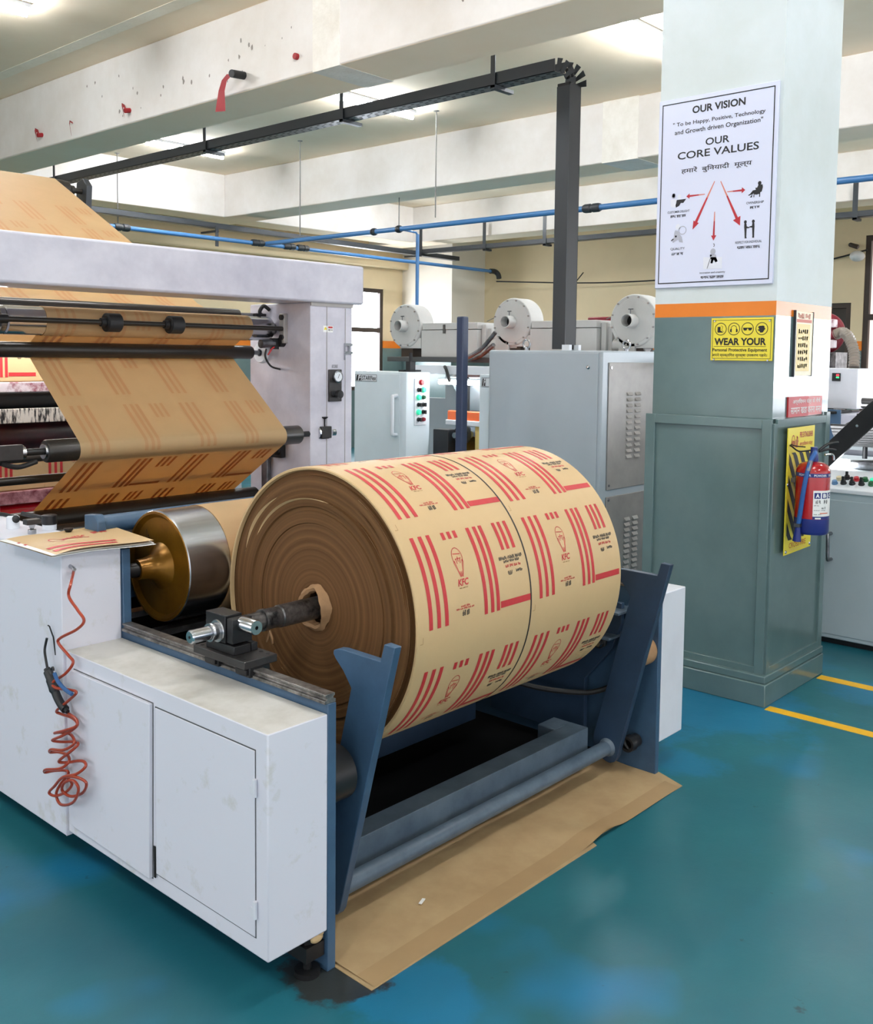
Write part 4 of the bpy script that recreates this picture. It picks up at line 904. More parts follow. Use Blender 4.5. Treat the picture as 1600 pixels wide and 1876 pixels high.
for k in range(-8, 7):
    for c in (0, 1):
        def f(u, v, k=k, c=c):
            s = s_nip+.16+k*PITCH_V+(.274-v); y, z = web_at(s, .0015); return (RX0+c*PITCH_U+u, y, z)
        if s_nip+.16+k*PITCH_V > .1 and s_nip+.16+(k+1)*PITCH_V < S[-1]-1.6:
            for pts, mi in BARS:
                if pts[1][0]-pts[0][0] > .1 and s_nip+.16+k*PITCH_V < s_nip: continue
                art(bm, [(pts, 0 if s_nip+.16+k*PITCH_V+.274-pts[0][1] < s_nip+.1 else 1)], f)
obj('surface_print', bm, ['web_faint', 'web_print_backlit'], wb, smooth=False, recalc=False)

# ------------------------------------------------------------------ flexo printing unit seen through the portal
pu = thing('printing_unit', 'ink-stained printing unit with black and red rollers behind the white portal', 'printing machine', (2.9, 5.4, 0))
UX0, UX1 = 1.75, 3.75
def ubar(name, z0, z1, y0, y1, m, x0=UX0, x1=UX1): bm = BM(); box(bm, x0, x1, y0, y1, z0, z1); return obj(name, bm, m, pu, bevel=.004)
def urol(name, y, z, r, m, x0=UX0, x1=UX1): bm = BM(); cyl(bm, (x0, y, z), (x1, y, z), r, 36); return obj(name, bm, m, pu)
ubar('ink_plate', 1.385, 1.44, 5.27, 5.30, 'ink_stain')
urol('anilox_roller', 5.37, 1.345, .055, 'rubber')
ubar('doctor_blade', 1.215, 1.295, 5.285, 5.31, 'ink_drip')
urol('ink_roller', 5.42, 1.13, .11, 'ink_dark')
urol('idle_roller', 5.2, 1.03, .022, 'roller_dark')
ubar('printed_strip', .845, 1.02, 5.33, 5.335, 'kraft')
ubar('ink_tray', .775, .845, 5.27, 5.31, 'ink_pink')
urol('ink_roller', 5.33, .72, .05, 'ink_red')
ubar('splash_guard', .3, .66, 5.3, 5.33, 'ink_dark')
ubar('printed_panel', 1.44, 1.66, 5.36, 5.365, 'kraft', UX0, 3.2)
bm = BM()
for k in range(4):
    f = on_y(5.3585, UX0-.2+k*PITCH_U); art(bm, [q for q in PANEL if all(p[1] < .2 for p in q[0])], lambda u, v, f=f: f(u, v+1.46))
    f = on_y(5.328, UX0-.2+k*PITCH_U); art(bm, [q for q in PANEL if all(p[1] < .135 for p in q[0])], lambda u, v, f=f: f(u, v+.875))
obj('surface_print', bm, ['print_red', 'print_black', 'kraft_edge'], pu, smooth=False, recalc=False)
for x in (1.69, 3.76):
    bm = BM(); box(bm, x, x+.05, 5.1, 6.3, 0, 1.3); obj('side_frame', bm, 'cab_grey', pu, bevel=.004)
urol('impression_drum', 5.9, .95, .34, 'orange_metal', 1.75, 3.75)
ubar('feed_board', 1.5, 1.515, 5.5, 6.2, 'kraft', 1.75, 3.9)
ubar('top_rail', 1.42, 1.50, 5.6, 5.66, 'orange_metal', 3.2, 3.9)
ubar('mid_rail', 1.36, 1.42, 5.6, 5.66, 'black_metal', 3.2, 3.9)
bm = BM(); cyl(bm, (1.8, 5.15, 1.74), (3.0, 5.15, 1.74), .014, 12); obj('task_lamp', bm, 'task_light', pu)
bm = BM(); box(bm, 1.8, 3.0, 5.12, 5.18, 1.756, 1.776); box(bm, 2.95, 3.0, 5.12, 5.7, 1.776, 1.79); box(bm, 1.8, 1.85, 5.12, 5.7, 1.776, 1.79); box(bm, 1.8, 1.85, 5.6, 5.66, 1.3, 1.776); box(bm, 2.95, 3.0, 5.6, 5.66, 1.3, 1.776); obj('lamp_holder', bm, 'cab_grey', pu)

# ================================================================== SIGNS AND EXTINGUISHER ON THE PILLAR
# vision board, on the pillar's long face
XS = 4.402
Y0, Z0_, Z1_ = 2.522, 1.949, 2.857
def vs(px, py): p = on('x', XS, px, py); return (Y0-p.y, p.z)
def vt(body, bl, tr, mi=0, **k): a, b = vs(*bl), vs(*tr); return text_polys(body, a[0], b[0], a[1], b[1], mi, **k)
t = thing('vision_board', 'white wall board with black lettering and red arrows high on the pillar', 'sign', (XS, 2.22, 2.4))
bm = BM(); box(bm, XS, 4.413, 1.917, Y0, Z0_, Z1_); obj('board', bm, 'sign_white', t, bevel=.003)
A = []
w_ = Y0-1.917
for a, b, c, d in ((.018, w_-.018, Z1_-.026, Z1_-.021), (.018, w_-.018, Z0_+.021, Z0_+.026), (.018, .023, Z0_+.021, Z1_-.021), (w_-.023, w_-.018, Z0_+.021, Z1_-.021)): A += rect(a, b, c, d)
A += vt('OUR VISION', (1269, 208.5), (1367, 177.5), bold=.03)
A += vt('" To be Happy, Positive, Technology', (1233.7, 235.5), (1403.5, 198), bold=.012)
A += vt('and Growth driven Organization"', (1236.7, 250.5), (1398.7, 213.5), bold=.012)
A += vt('OUR', (1293, 266.5), (1337.5, 246.5), bold=.015)
A += vt('CORE VALUES', (1242, 293.5), (1391.5, 258.5), bold=.015)
A += vt('हमारें  बुिनयादी  मूल्य', (1248.7, 321), (1378.5, 291), bold=.012)
def arrow(a, b, w0, w1, hw, hl):
    a, b = vs(*a), vs(*b); L = math.hypot(b[0]-a[0], b[1]-a[1]); d = ((b[0]-a[0])/L, (b[1]-a[1])/L); e = (b[0]-d[0]*hl, b[1]-d[1]*hl)
    m = (a[0]+(e[0]-a[0])*.4, a[1]+(e[1]-a[1])*.4); wm = w0+(w1-w0)*.4
    return line2(a, m, w0, 2, wm)+line2(m, e, wm, 1, w1)+poly([(e[0]-d[1]*hw, e[1]+d[0]*hw), b, (e[0]+d[1]*hw, e[1]-d[0]*hw)], 1)
A += arrow((1310, 332), (1269.3, 420.8), .004, .014, .016, .04)+arrow((1321, 332), (1356.3, 413.3), .004, .013, .02, .04)+arrow((1310, 388), (1307.7, 440.7), .004, .01, .0135, .024)
A += arrow((1292, 355.7), (1258, 360), .004, .009, .013, .017)+arrow((1332.7, 351.5), (1366, 348), .004, .009, .014, .017)
def P2(l): return [vs(*p) for p in l]
Z5 = lambda x, y: (1200+x/6.667, 320+y/6.667)
def vsp(x, y): return vs(*Z5(x, y))
A += disc(vsp(1283, 102), .0085, .009)+poly([vsp(*p) for p in ((1270, 118), (1300, 120), (1318, 118), (1322, 150), (1308, 205), (1290, 215), (1288, 270), (1276, 272), (1278, 235), (1240, 245), (1218, 240), (1216, 275), (1206, 278), (1210, 230), (1195, 240), (1188, 278), (1160, 278), (1178, 262), (1190, 240), (1150, 258), (1140, 252), (1165, 235), (1200, 192), (1235, 185), (1230, 160), (1252, 158))])
for s, x0 in ((1, 1093), (-1, 1220)):
    A += disc(vsp(x0+s*15, 578 if s > 0 else 570), .007, .008)+poly([vsp(x0+s*a, b-(8 if s < 0 else 0)) for a, b in ((2, 600), (14, 590), (28, 600), (32, 632), (64, 640), (66, 652), (30, 655), (28, 700), (26, 760), (32, 776), (6, 780), (4, 700), (0, 640))])
A += disc(vsp(283, 640), .013, .014, 4)+ringp(vsp(340, 680), .021, .021, .004, 3)+poly([vsp(*p) for p in ((250, 680), (290, 690), (300, 720), (330, 760), (345, 830), (300, 825), (290, 790), (270, 800), (230, 832), (215, 825), (235, 760), (240, 710))], 3)+poly([vsp(*p) for p in ((198, 805), (225, 780), (235, 790), (205, 815))], 0)+disc(vsp(258, 755), .005, .005, 0)
A += disc(vsp(232, 262), .011, .013, 3)+disc(vsp(232, 258), .008, .01, 4)+disc(vsp(300, 272), .01, .012, 4)+poly([vsp(*p) for p in ((195, 310), (265, 300), (268, 390), (240, 405), (195, 390))], 4)+poly([vsp(*p) for p in ((270, 310), (385, 295), (350, 345), (320, 345), (300, 380), (262, 402), (255, 380))], 0)
A += poly([vsp(*p) for p in ((595, 1010), (822, 1005), (818, 1145), (592, 1155))], 4)+disc(vsp(712, 940), .0135, .015, 3)+poly([vsp(*p) for p in ((680, 975), (745, 975), (755, 1020), (770, 1055), (745, 1072), (720, 1040), (705, 1085), (680, 1082), (690, 1035), (672, 1005))], 3)+line2(vsp(685, 1010), vsp(640, 1145), .003, 3)+disc(vsp(686, 988), .005, .005, 0)+ringp(vsp(718, 862), .006, .008, .003, 0, 14, -90, 110)
def lab(body, x0, x1, y, h):
    a, b = vsp(x0, y+(0)), vsp(x1, y-(x1-x0)*.06); m = (a[1]+b[1])/2
    return text_polys(body, a[0], b[0], m-h/2, m+h/2, 0, .008)
A += lab('CUSTOMER DELIGHT', 158, 427, 460, .0105)+lab('QUALITY', 192, 368, 912, .0125)+lab('OWNERSHIP', 1120, 1333, 345, .011)+lab('RESPECT FOR INDIVIDUAL', 985, 1308, 830, .011)+lab('innovation and creativity', 548, 860, 1205, .0115)
for x0, x1, y, n in ((195, 382, 512, 12), (208, 348, 972, 9), (1165, 1283, 402, 8), (1008, 1285, 892, 18), (562, 842, 1258, 20)):
    a, b = vsp(x0, y), vsp(x1, y-(x1-x0)*.06); m = (a[1]+b[1])/2; A += scribble(a[0], b[0], m-.006, m+.006, 0, n, 3)+rect(a[0], b[0], m+.0045, m+.006)
bm = BM(); art(bm, A, on_x(XS-.0008, Y0)); obj('board_print', bm, ['sign_black', 'arrow_red', 'print_pink', 'figure_grey', 'figure_pale'], t, smooth=False, recalc=False)

# yellow protective-equipment sign
t = thing('safety_sign', 'yellow metal safety sign with four round pictograms below the orange stripe of the pillar', 'sign', (4.403, 2.06, 1.7))
SX, SY0, SU, SV0, SVH = 4.403, 2.212, .304, 1.597, .2
bm = BM(); box(bm, SX, 4.412, SY0-SU, SY0, SV0, SV0+SVH); obj('plate', bm, 'sign_yellow', t, bevel=.0015)
U = lambda x: (x-106)/(848-106)*SU
V = lambda y: SV0+SVH*(1-(y-68)/(602-68))
B = []
for a, b, c, d in ((125, 832, 92, 97), (125, 832, 572, 577), (125, 130, 92, 577), (827, 832, 92, 577), (148, 776, 421, 426)): B += rect(U(a), U(b), V(d), V(c))
B += text_polys('WEAR YOUR', U(150), U(776), V(410), V(318), 0, .035)
B += text_polys('Personal Protective Equipment', U(132), U(791), V(500), V(446), 0, .02)
B += text_polys('अपने व्यक्तिगत सुरक्षा उपकरण पहने।', U(126), U(790), V(562), V(508), 0, .012)
for cx in (225, 387, 552, 720): B += ringp((U(cx), V(206)), U(106+73), U(106+73)*.99, .0032, 0, 36)
def pg(l): return [([(U(x), V(y)) for x, y in l], 0)]
B += pg([(186, 178), (222, 178), (222, 225), (245, 238), (258, 250), (186, 250)])+line2((U(228), V(160)), (U(252), V(178)), .0016)+line2((U(252), V(178)), (U(238), V(215)), .0016)+line2((U(238), V(215)), (U(264), V(245)), .0016)
B += ringp((U(387), V(200)), U(106+36), U(106+36), .0024, 0, 20, 0, 180)+[q for s in (-1, 1) for q in pg([(387+s*34, 200), (387+s*46, 215), (387+s*46, 240), (387+s*34, 248), (387+s*26, 248), (387+s*26, 205)])]
B += pg([(497, 193), (610, 193), (606, 202), (560, 204), (548, 204), (500, 202)])+pg([(500, 198), (546, 198), (542, 222), (528, 228), (510, 226), (502, 214)])+pg([(560, 198), (606, 198), (602, 214), (594, 226), (576, 228), (563, 222)])
B += pg([(676, 185), (690, 172), (738, 168), (752, 180), (752, 200), (764, 205), (748, 225), (735, 250), (706, 256), (694, 238), (676, 225), (670, 215), (690, 215)])
bm = BM(); art(bm, B, on_x(SX-.0008, SY0)); obj('sign_print', bm, 'sign_black', t, smooth=False, recalc=False)
bm = BM()
for a, b in ((150, 105), (810, 110), (150, 590), (800, 595)): lathe(bm, (SX-.0005, SY0-U(a), V(b)), (-1, 0, 0), [(0, .005), (.003, .004), (.003, 0)], 10)
obj('screw', bm, 'steel', t)

# narrow framed notice on the glaring face
t = thing('notice_board', 'narrow pale notice in a thin frame on the glossy face of the pillar', 'sign', (4.72, 1.893, 1.68))
bm = BM(); box(bm, 4.617, 4.833, 1.893, 1.9, 1.528, 1.833); obj('panel', bm, 'sign_pale', t, bevel=.001)
bm = BM(); box(bm, 4.611, 4.617, 1.887, 1.9, 1.522, 1.838); obj('frame_strip', bm, 'tray_grey', t); bm = BM(); box(bm, 4.833, 4.836, 1.890, 1.9, 1.525, 1.836); obj('frame_strip', bm, 'tray_grey', t)
bm = BM(); art(bm, rect(4.64, 4.80, 1.55, 1.775)+scribble(4.65, 4.80, 1.80, 1.825, 1, 12, 2)+rect(4.635, 4.815, 1.782, 1.797, 1)+[q for k in range(6) for q in scribble(4.66, 4.78, 1.565+.033*k, 1.585+.033*k, 2, 5, 1)], on_y(1.8922)); obj('notice_print', bm, ['sign_pale_print', 'print_pink', 'sign_pale'], t, smooth=False, recalc=False)
# red notice with white Hindi lettering
t = thing('red_notice', 'red notice with white lettering, one half coloured paler as glare, above the fire-point board', 'sign', (4.78, 1.893, 1.38))
bm = BM(); box(bm, 4.572, 4.815, 1.892, 1.9, 1.332, 1.428, 0); box(bm, 4.815, 4.985, 1.892, 1.9, 1.334, 1.427, 1); obj('panel', bm, ['sign_red', 'sign_red_glare'], t, smooth=False)  # right half painted paler, glare put into the colour
bm = BM(); art(bm, text_polys('अग्निशमन यंत्र के नीचे', 4.62, 4.96, 1.388, 1.418, 0, .01)+text_polys('सामान खडा करना मना', 4.60, 4.97, 1.346, 1.376, 0, .01), on_y(1.8912)); obj('notice_print', bm, 'paper_white', t, smooth=False, recalc=False)

# yellow fire-point board with black diagonal stripes
t = thing('fire_point_board', 'tall yellow board with black diagonal stripes hanging behind the red fire extinguisher', 'sign', (4.66, 1.87, 1))
bm = BM(); prism(bm, [(4.508, .684), (4.826, .689), (4.826, 1.287), (4.506, 1.285)], 'y', 1.861, 1.8655); obj('panel', bm, 'sign_yellow', t, bevel=.001)
Bd = []
X = lambda f: 4.51+.314*f
for u, v0 in ((.06, .745), (.3, .80), (.55, .80), (.80, .86), (-.15, .84), (.10, 1.07), (.42, 1.07), (.75, 1.07)): pass
def stripe(v): # falling diagonal band clipped to the striped field
    out = []; z0, z1 = .752, 1.168
    for k in range(12):
        a, b = k/12, (k+1)/12
        f = lambda q: v-(q*.42)
        pts = [(a, f(a)), (b, f(b)), (b, f(b)+.062), (a, f(a)+.062)]
        pts = [(X(.05+.9*p), min(max(z, z0), z1)) for p, z in pts]
        if max(p[1] for p in pts)-min(p[1] for p in pts) > .002: out.append((pts, 0))
    return out
for k in range(8): Bd += stripe(.78+k*.112)
Bd += text_polys('FIRE EXTINGUISHER', X(.42), X(.93), 1.235, 1.262, 1, .02)+text_polys('अग्निशमन यंत्र', X(.42), X(.93), 1.19, 1.216, 1, .012)
Bd += ringp((X(.18), 1.215), .02, .036, .005, 1, 18, -20, 200)+scribble(X(.12), X(.24), 1.19, 1.225, 1, 4, 1)+scribble(X(.27), X(.37), 1.19, 1.245, 1, 3, 1)
Bd += text_polys('CROSS FIRE', X(.16), X(.8), .712, .738, 1, .0)+scribble(X(.14), X(.82), .698, .706, 2, 22, 4)
bm = BM(); art(bm, Bd, on_y(1.8602)); obj('sign_print', bm, ['sign_black', 'arrow_red', 'sign_pale_print'], t, smooth=False, recalc=False)
bm = BM()
for x, z in ((4.525, .70), (4.81, .705), (4.52, 1.02)): lathe(bm, (x, 1.8605, z), (0, -1, 0), [(0, .008), (.004, .006), (.004, 0)], 12)
obj('screw', bm, 'chrome', t)

# fire extinguisher
EX, EY = 4.585, 1.768
ex = thing('fire_extinguisher', 'red and blue powder fire extinguisher hanging on the pillar in front of the striped board', 'fire extinguisher', (EX, EY, .8))
EXR = .0765
bm = BM(); lathe(bm, (EX, EY, .87), (0, 0, 1), [(0, EXR), (.205, EXR), (.225, EXR*.98), (.245, EXR*.86), (.258, EXR*.62), (.264, EXR*.3), (.266, 0)], 48); obj('cylinder_body', bm, 'ext_red', ex)
bm = BM(); lathe(bm, (EX, EY, .797), (0, 0, 1), [(0, 0), (0, EXR*.93), (.008, EXR*.99), (.012, EXR+.001), (.073, EXR+.001), (.074, EXR)], 48); obj('base_band', bm, 'ext_blue', ex)
bm = BM(); lathe(bm, (EX, EY, 1.13), (0, 0, 1), [(0, .02), (.012, .021), (.04, .019), (.05, .014)], 18); cyl(bm, (EX, EY, 1.175), (EX, EY, 1.20), .016, 14); obj('valve_neck', bm, 'ext_blue', ex)
lx = Vector((.74, -.67, 0)).cross(Vector((0, 0, 1)))
def E3(a, b, z): return (EX+.74*a*0+lx.x*a-.0*b, EY+lx.y*a, z)
bm = BM(); tube(bm, smooth_path([(EX+.01, EY-.02, 1.185), (EX+.04, EY-.05, 1.215), (EX+.07, EY-.085, 1.222)]), .007, 8); tube(bm, smooth_path([(EX+.01, EY-.02, 1.18), (EX+.045, EY-.05, 1.19), (EX+.07, EY-.075, 1.185)]), .006, 8); obj('squeeze_handle', bm, 'gun_black', ex)
bm = BM(); tube(bm, smooth_path([(EX+.03, EY-.04, 1.165), (EX+.055, EY-.065, 1.165), (EX+.06, EY-.07, 1.14)]), .006, 8); obj('safety_pin', bm, 'steel', ex)
bm = BM(); tube(bm, smooth_path([(EX-.005, EY+.01, 1.185), (EX-.05, EY+.05, 1.18), (EX-.06, EY+.08, 1.20), (EX-.055, EY+.093, 1.205)]), .004, 6); tube(bm, smooth_path([(EX-.03, EY+.03, 1.20), (EX-.07, EY+.06, 1.205), (EX-.06, EY+.085, 1.21)]), .003, 6); obj('wall_wire', bm, 'gun_black', ex)
hs = [(EX-.018, EY-.012, 1.178), (EX-.045, EY-.02, 1.172), (EX-.068, EY-.012, 1.14), (EX-.08, EY-.002, 1.08), (EX-.0875, EY+.008, 1.0), (EX-.0875, EY+.018, .91), (EX-.086, EY+.028, .83)]
bm = BM(); tube(bm, smooth_path(hs), .011, 10); obj('discharge_hose', bm, 'hose_blue', ex)
bm = BM(); cyl(bm, hs[-1], (EX-.084, EY+.032, .765), .013, 12, r2=.02); obj('hose_nozzle', bm, 'ext_blue', ex)
bm = BM(); cyl(bm, (EX-.067, EY-.0125, 1.142), (EX-.077, EY-.005, 1.095), .0122, 12); box(bm, EX-.099, EX-.074, EY+.014, EY+.042, .832, .848); obj('hose_clip', bm, 'galv', ex)
def band(z0, z1, a0, a1, r, mi, n=None):
    n = n or max(2, int(abs(a1-a0)/6)); out = []
    for k in range(n): out.append(([(a0+(a1-a0)*k/n, z0), (a0+(a1-a0)*(k+1)/n, z0), (a0+(a1-a0)*(k+1)/n, z1), (a0+(a1-a0)*k/n, z1)], mi))
    return out
def on_ext(r): return lambda a, z: (EX+r*math.cos(R_(a)), EY+r*math.sin(R_(a)), z)
# a: direction angle; towards the camera is about 201, the photo's right about 291
K = band(1.065, 1.083, 120, 330, 0, 3)
for a0 in (150, 205, 262): K += [([(a0+(u-.0)*180/PI/EXR, v) for u, v in p], 1) for p, _ in text_polys('POWDER', 0, .06, 1.069, 1.079, 0, .02)]
K += band(.885, 1.005, 204, 312, 0, 1)+band(.872, .885, 204, 312, 0, 3)
K += [([(292+40*math.cos(R_(q))*1.0, 1.006+.045*math.sin(R_(q))) for q in range(0, 181, 15)], 3)]
bm = BM(); art(bm, K, on_ext(EXR+.0006))
K = []
for i, chh in enumerate('ABC'):
    a0 = 208+i*26; K += band(.968, .995, a0, a0+21, 0, 3, 4); 
art(bm, K, on_ext(EXR+.0011)); K = []
for i, chh in enumerate('ABC'):
    a0 = 208+i*26; K += [([(a0+4+u*180/PI/EXR, v) for u, v in p], 1) for p, _ in text_polys(chh, 0, .018, .972, .991, 0, .05)]
for z0, z1, a0, a1, n in ((.945, .962, 213, 230, 5), (.945, .962, 242, 258, 5), (.934, .938, 208, 224, 6), (.92, .93, 234, 250, 4), (.912, .915, 208, 250, 12), (.893, .896, 208, 234, 9)): K += scribble(a0, a1, z0, z1, 2, n, 2)
K += band(.898, .902, 228, 262, 0, 0, 4)+band(.873, .880, 212, 232, 0, 1, 3)
art(bm, K, on_ext(EXR+.0015)); obj('label_print', bm, ['orange_metal', 'paper_white', 'tray_grey', 'ext_blue'], ex, smooth=False, recalc=False)
bm = BM(); box(bm, EX-.03, EX+.03, EY+EXR-.005, 1.861, 1.03, 1.05); obj('wall_bracket', bm, 'galv', ex)

# ================================================================== THE PRINTING LINE BEHIND
# louvred grey cabinet under the tray drop
gc = thing('electrical_cabinet', 'large light grey metal cabinet with louvred side door, under the cable tray drop', 'cabinet', (5.9, 4, 0))
bm = BM(); box(bm, 5.5, 6.29, 3.52, 4.468, .04, 1.652); obj('cabinet_body', bm, 'cab_grey', gc, bevel=.012)
bm = BM(); box(bm, 5.494, 5.5005, 3.545, 4.45, .06, 1.635); obj('side_panel', bm, 'cab_grey', gc, bevel=.002)
p = on('x', 5.494, 1078, 673); bm = BM(); lathe(bm, (5.494, p.y, p.z), (-1, 0, 0), [(0, .014), (.004, .014), (.01, .009), (.012, 0)], 14); obj('panel_lock', bm, 'chrome', gc)
for z0, z1 in ((.73, 1.575), (.06, .685)):
    bm = BM(); box(bm, 5.575, 6.27, 3.512, 3.5205, z0, z1); d = obj('louvred_door', bm, 'cab_steel', gc, bevel=.003)
    rows = [1.352-.0385*k for k in range(12)] if z0 > .5 else [.50-.037*k for k in range(11)]
    bm = BM()
    for z in rows:
        for x in (5.80, 5.905):
            v = [bm.verts.new(q) for q in ((x, 3.5115, z), (x+.07, 3.5115, z), (x+.07, 3.5115, z+.024), (x, 3.5115, z+.024), (x+.006, 3.498, z+.003), (x+.064, 3.498, z+.003))]
            for f, mi in (((0, 1, 5, 4), 1), ((4, 5, 2, 3), 0), ((0, 4, 3), 0), ((1, 2, 5), 0)): bm.faces.new([v[i] for i in f]).material_index = mi
    obj('louvre', bm, ['cab_steel', 'dark_hole'], d, smooth=False, recalc=False)
    bm = BM(); zz = z1-.035 if z0 > .5 else z1-.02; lathe(bm, (5.60, 3.512, zz), (0, -1, 0), [(0, .011), (.004, .01), (.005, 0)], 12); lathe(bm, (5.60, 3.512, z0+.03), (0, -1, 0), [(0, .008), (.004, .008), (.005, 0)], 12); obj('door_screw', bm, 'steel', d)
for px, py in ((965, 634), (1148, 633)):
    p = on('y', 3.75 if px > 1000 else 4.3, px, py); bm = BM(); n = 20
    c = Vector((p.x, p.y, 1.70)); tube(bm, [c+Vector((.0, .03*math.cos(2*PI*k/n), .03*math.sin(2*PI*k/n))) for k in range(n+1)], .008, 8); cyl(bm, (c.x, c.y, 1.652), (c.x, c.y, 1.672), .016, 12); obj('lifting_eye', bm, 'steel', gc)
bm = BM(); box(bm, 5.53, 5.56, 3.80, 3.86, 1.652, 1.69); box(bm, 5.64, 5.67, 3.80, 3.86, 1.652, 1.69); obj('tray_clamp', bm, 'plastic_white', gc)

# press side cabinets with nameplates and the button panel
def nameplate(parent, x, y0, y1, z0, z1, text):
    bm = BM(); box(bm, x-.003, x, y0, y1, z0, z1); pl = obj('nameplate', bm, 'plastic_white', parent, smooth=False)
    u = lambda f: f*(y1-y0); A = []
    for r in ((0, 1, 0, .05), (0, 1, .95, 1), (0, .015, 0, 1), (.985, 1, 0, 1), (.285, .30, 0, 1)): A += rect(u(r[0]), u(r[1]), z0+(z1-z0)*r[2], z0+(z1-z0)*r[3])
    A += poly([(u(.03), z0+.1*(z1-z0)), (u(.12), z0+.1*(z1-z0)), (u(.16), z1-.1*(z1-z0)), (u(.07), z1-.1*(z1-z0))])+poly([(u(.15), z0+.1*(z1-z0)), (u(.26), z0+.1*(z1-z0)), (u(.26), z0+.5*(z1-z0)), (u(.2), z0+.5*(z1-z0))])+poly([(u(.18), z0+.6*(z1-z0)), (u(.26), z0+.6*(z1-z0)), (u(.26), z1-.1*(z1-z0))])
    if text: A += text_polys(text, u(.32), u(.97), z0+.18*(z1-z0), z1-.18*(z1-z0), 0, .02)
    bm = BM(); art(bm, A, on_x(x-.0036, y1)); obj('plate_print', bm, 'sign_black', pl, smooth=False, recalc=False)
def handle(parent, p0, p1, out, m='galv', r=.013):
    p0, p1, out = Vector(p0), Vector(p1), Vector(out); bm = BM(); tube(bm, smooth_path([p0, p0+out*.75+(p1-p0)*.01, p0+out+(p1-p0)*.06, p0+out+(p1-p0)*.5, p0+out+(p1-p0)*.94, p1+out*.75-(p1-p0)*.01, p1], 5), r, 10); return obj('handle', bm, m, parent)
s1 = thing('press_cabinet', 'pale grey-blue press cabinet with long handle and column of lit buttons, beside the blue post', 'cabinet', (5.75, 5.7, 0))
bm = BM(); prism(bm, [(5.6, 5.97), (5.6, 5.43), (5.606, 5.41), (5.62, 5.395), (5.64, 5.39), (5.888, 5.39), (5.888, 5.97)], 'z', .05, 1.478); cb = obj('cabinet_body', bm, 'cab_grey_light', s1, bevel=.006)
bm = BM(); box(bm, 5.5955, 5.6005, 5.445, 5.96, .1, 1.46); dd = obj('cabinet_door', bm, 'cab_grey_light', s1, bevel=.002)
handle(dd, (5.596, 5.475, 1.29), (5.596, 5.475, .98), (-.05, 0, 0), 'plastic_white', .015)
nameplate(s1, 5.5955, 5.70, 5.95, 1.395, 1.452, 'STARFlex')
bm = BM(); box(bm, 5.705, 5.842, 5.382, 5.391, 1.055, 1.425); bp = obj('button_panel', bm, 'plastic_white', s1, bevel=.002)
def button(parent, x, y, z, m, ax, r=.018, kind=0):
    bm = BM(); ax = Vector(ax)
    lathe(bm, (x, y, z), ax, [(0, r*1.15), (.006, r*1.15), (.008, r), (.02, r*.92), (.022, 0)], 18)
    if kind: p = Vector((x, y, z))+ax*.03; box(bm, p.x-.006, p.x+.006, p.y-.006, p.y+.006, p.z-r, p.z+r)
    return obj('button', bm, m, parent)
rows = [(None, 'btn_red'), ('sw', 'btn_green'), ('btn_green', 'btn_darkgreen'), ('sw', 'sw'), ('btn_green', 'sw'), ('sw', 'maroon')]
for k, (a, b) in enumerate(rows):
    z = 1.395-k*.059-(.0 if k else 0)
    for c, x in ((a, 5.745), (b, 5.80 if k else 5.775)):
        if c: button(bp, x, 5.382, z, 'gun_black' if c == 'sw' else c, (0, -1, 0), .015 if c in ('sw', 'maroon', 'btn_darkgreen') else .02, 1 if c == 'sw' else 0)
s2 = thing('press_cabinet', 'pale press cabinet with a nameplate, mostly hidden behind the louvred grey cabinet', 'cabinet', (5.8, 4.5, 0))
bm = BM(); box(bm, 5.6, 5.9, 4.475, 4.635, .05, 1.475); obj('cabinet_body', bm, 'cab_grey_light', s2, bevel=.008)
nameplate(s2, 5.6, 4.478, 4.61, 1.385, 1.452, '')

# blue post
bp_ = on('x', 5.15, 848, 580)
t = thing('steel_post', 'dark blue square steel post standing between the pale press cabinet and the grey cabinet', 'post', (5.15, bp_.y, 0))
bm = BM(); box(bm, 5.12, 5.18, bp_.y-.03, bp_.y+.03, 0, bp_.z); obj('post_tube', bm, 'navy', t, bevel=.008)
bm = BM(); box(bm, 5.08, 5.22, bp_.y-.07, bp_.y+.07, 0, .012); obj('base_plate', bm, 'navy', t)

# the press units: rails, guards, rollers, lamp, hot-air deck
pp = thing('printing_press', 'press unit with a glowing lamp, orange and yellow guards, seen past the blue post', 'printing machine', (6.4, 5.2, 0))
def pb(name, x0, x1, y0, y1, z0, z1, m, b=.004): bm = BM(); box(bm, x0, x1, y0, y1, z0, z1); return obj(name, bm, m, pp, bevel=b)
pb('deck_rail', 6.31, 6.35, 3.2, 6.3, 1.555, 1.598, 'tray_perf'); pb('deck_rail', 6.7, 6.75, 3.2, 6.15, 1.555, 1.598, 'tray_perf')
pb('deck_beam', 6.35, 6.7, 3.2, 6.3, 1.56, 1.59, 'worn_steel')
pb('feed_board', 6.02, 6.9, 4.64, 5.36, 1.50, 1.515, 'orange_metal'); pb('white_guard', 6.0, 6.03, 4.64, 5.7, 1.46, 1.53, 'plastic_white')
pb('side_wall', 7.1, 7.14, 3.2, 6.3, 0, 1.5, 'cab_grey')
bm = BM(); prism(bm, [(6.1, 1.44), (6.14, 1.36), (6.3, 1.16), (6.34, 1.16), (6.34, 1.2), (6.18, 1.40), (6.14, 1.46)], 'y', 4.64, 5.36); obj('curved_guard', bm, 'console_grey', pp)
pb('guard_strut', 6.08, 6.12, 5.16, 5.2, 1.1, 1.44, 'block_metal')
pb('orange_guard', 6.0, 6.05, 4.64, 5.30, 1.09, 1.17, 'orange_metal', .01); pb('white_rail', 5.98, 6.05, 4.64, 5.3, 1.055, 1.095, 'plastic_white')
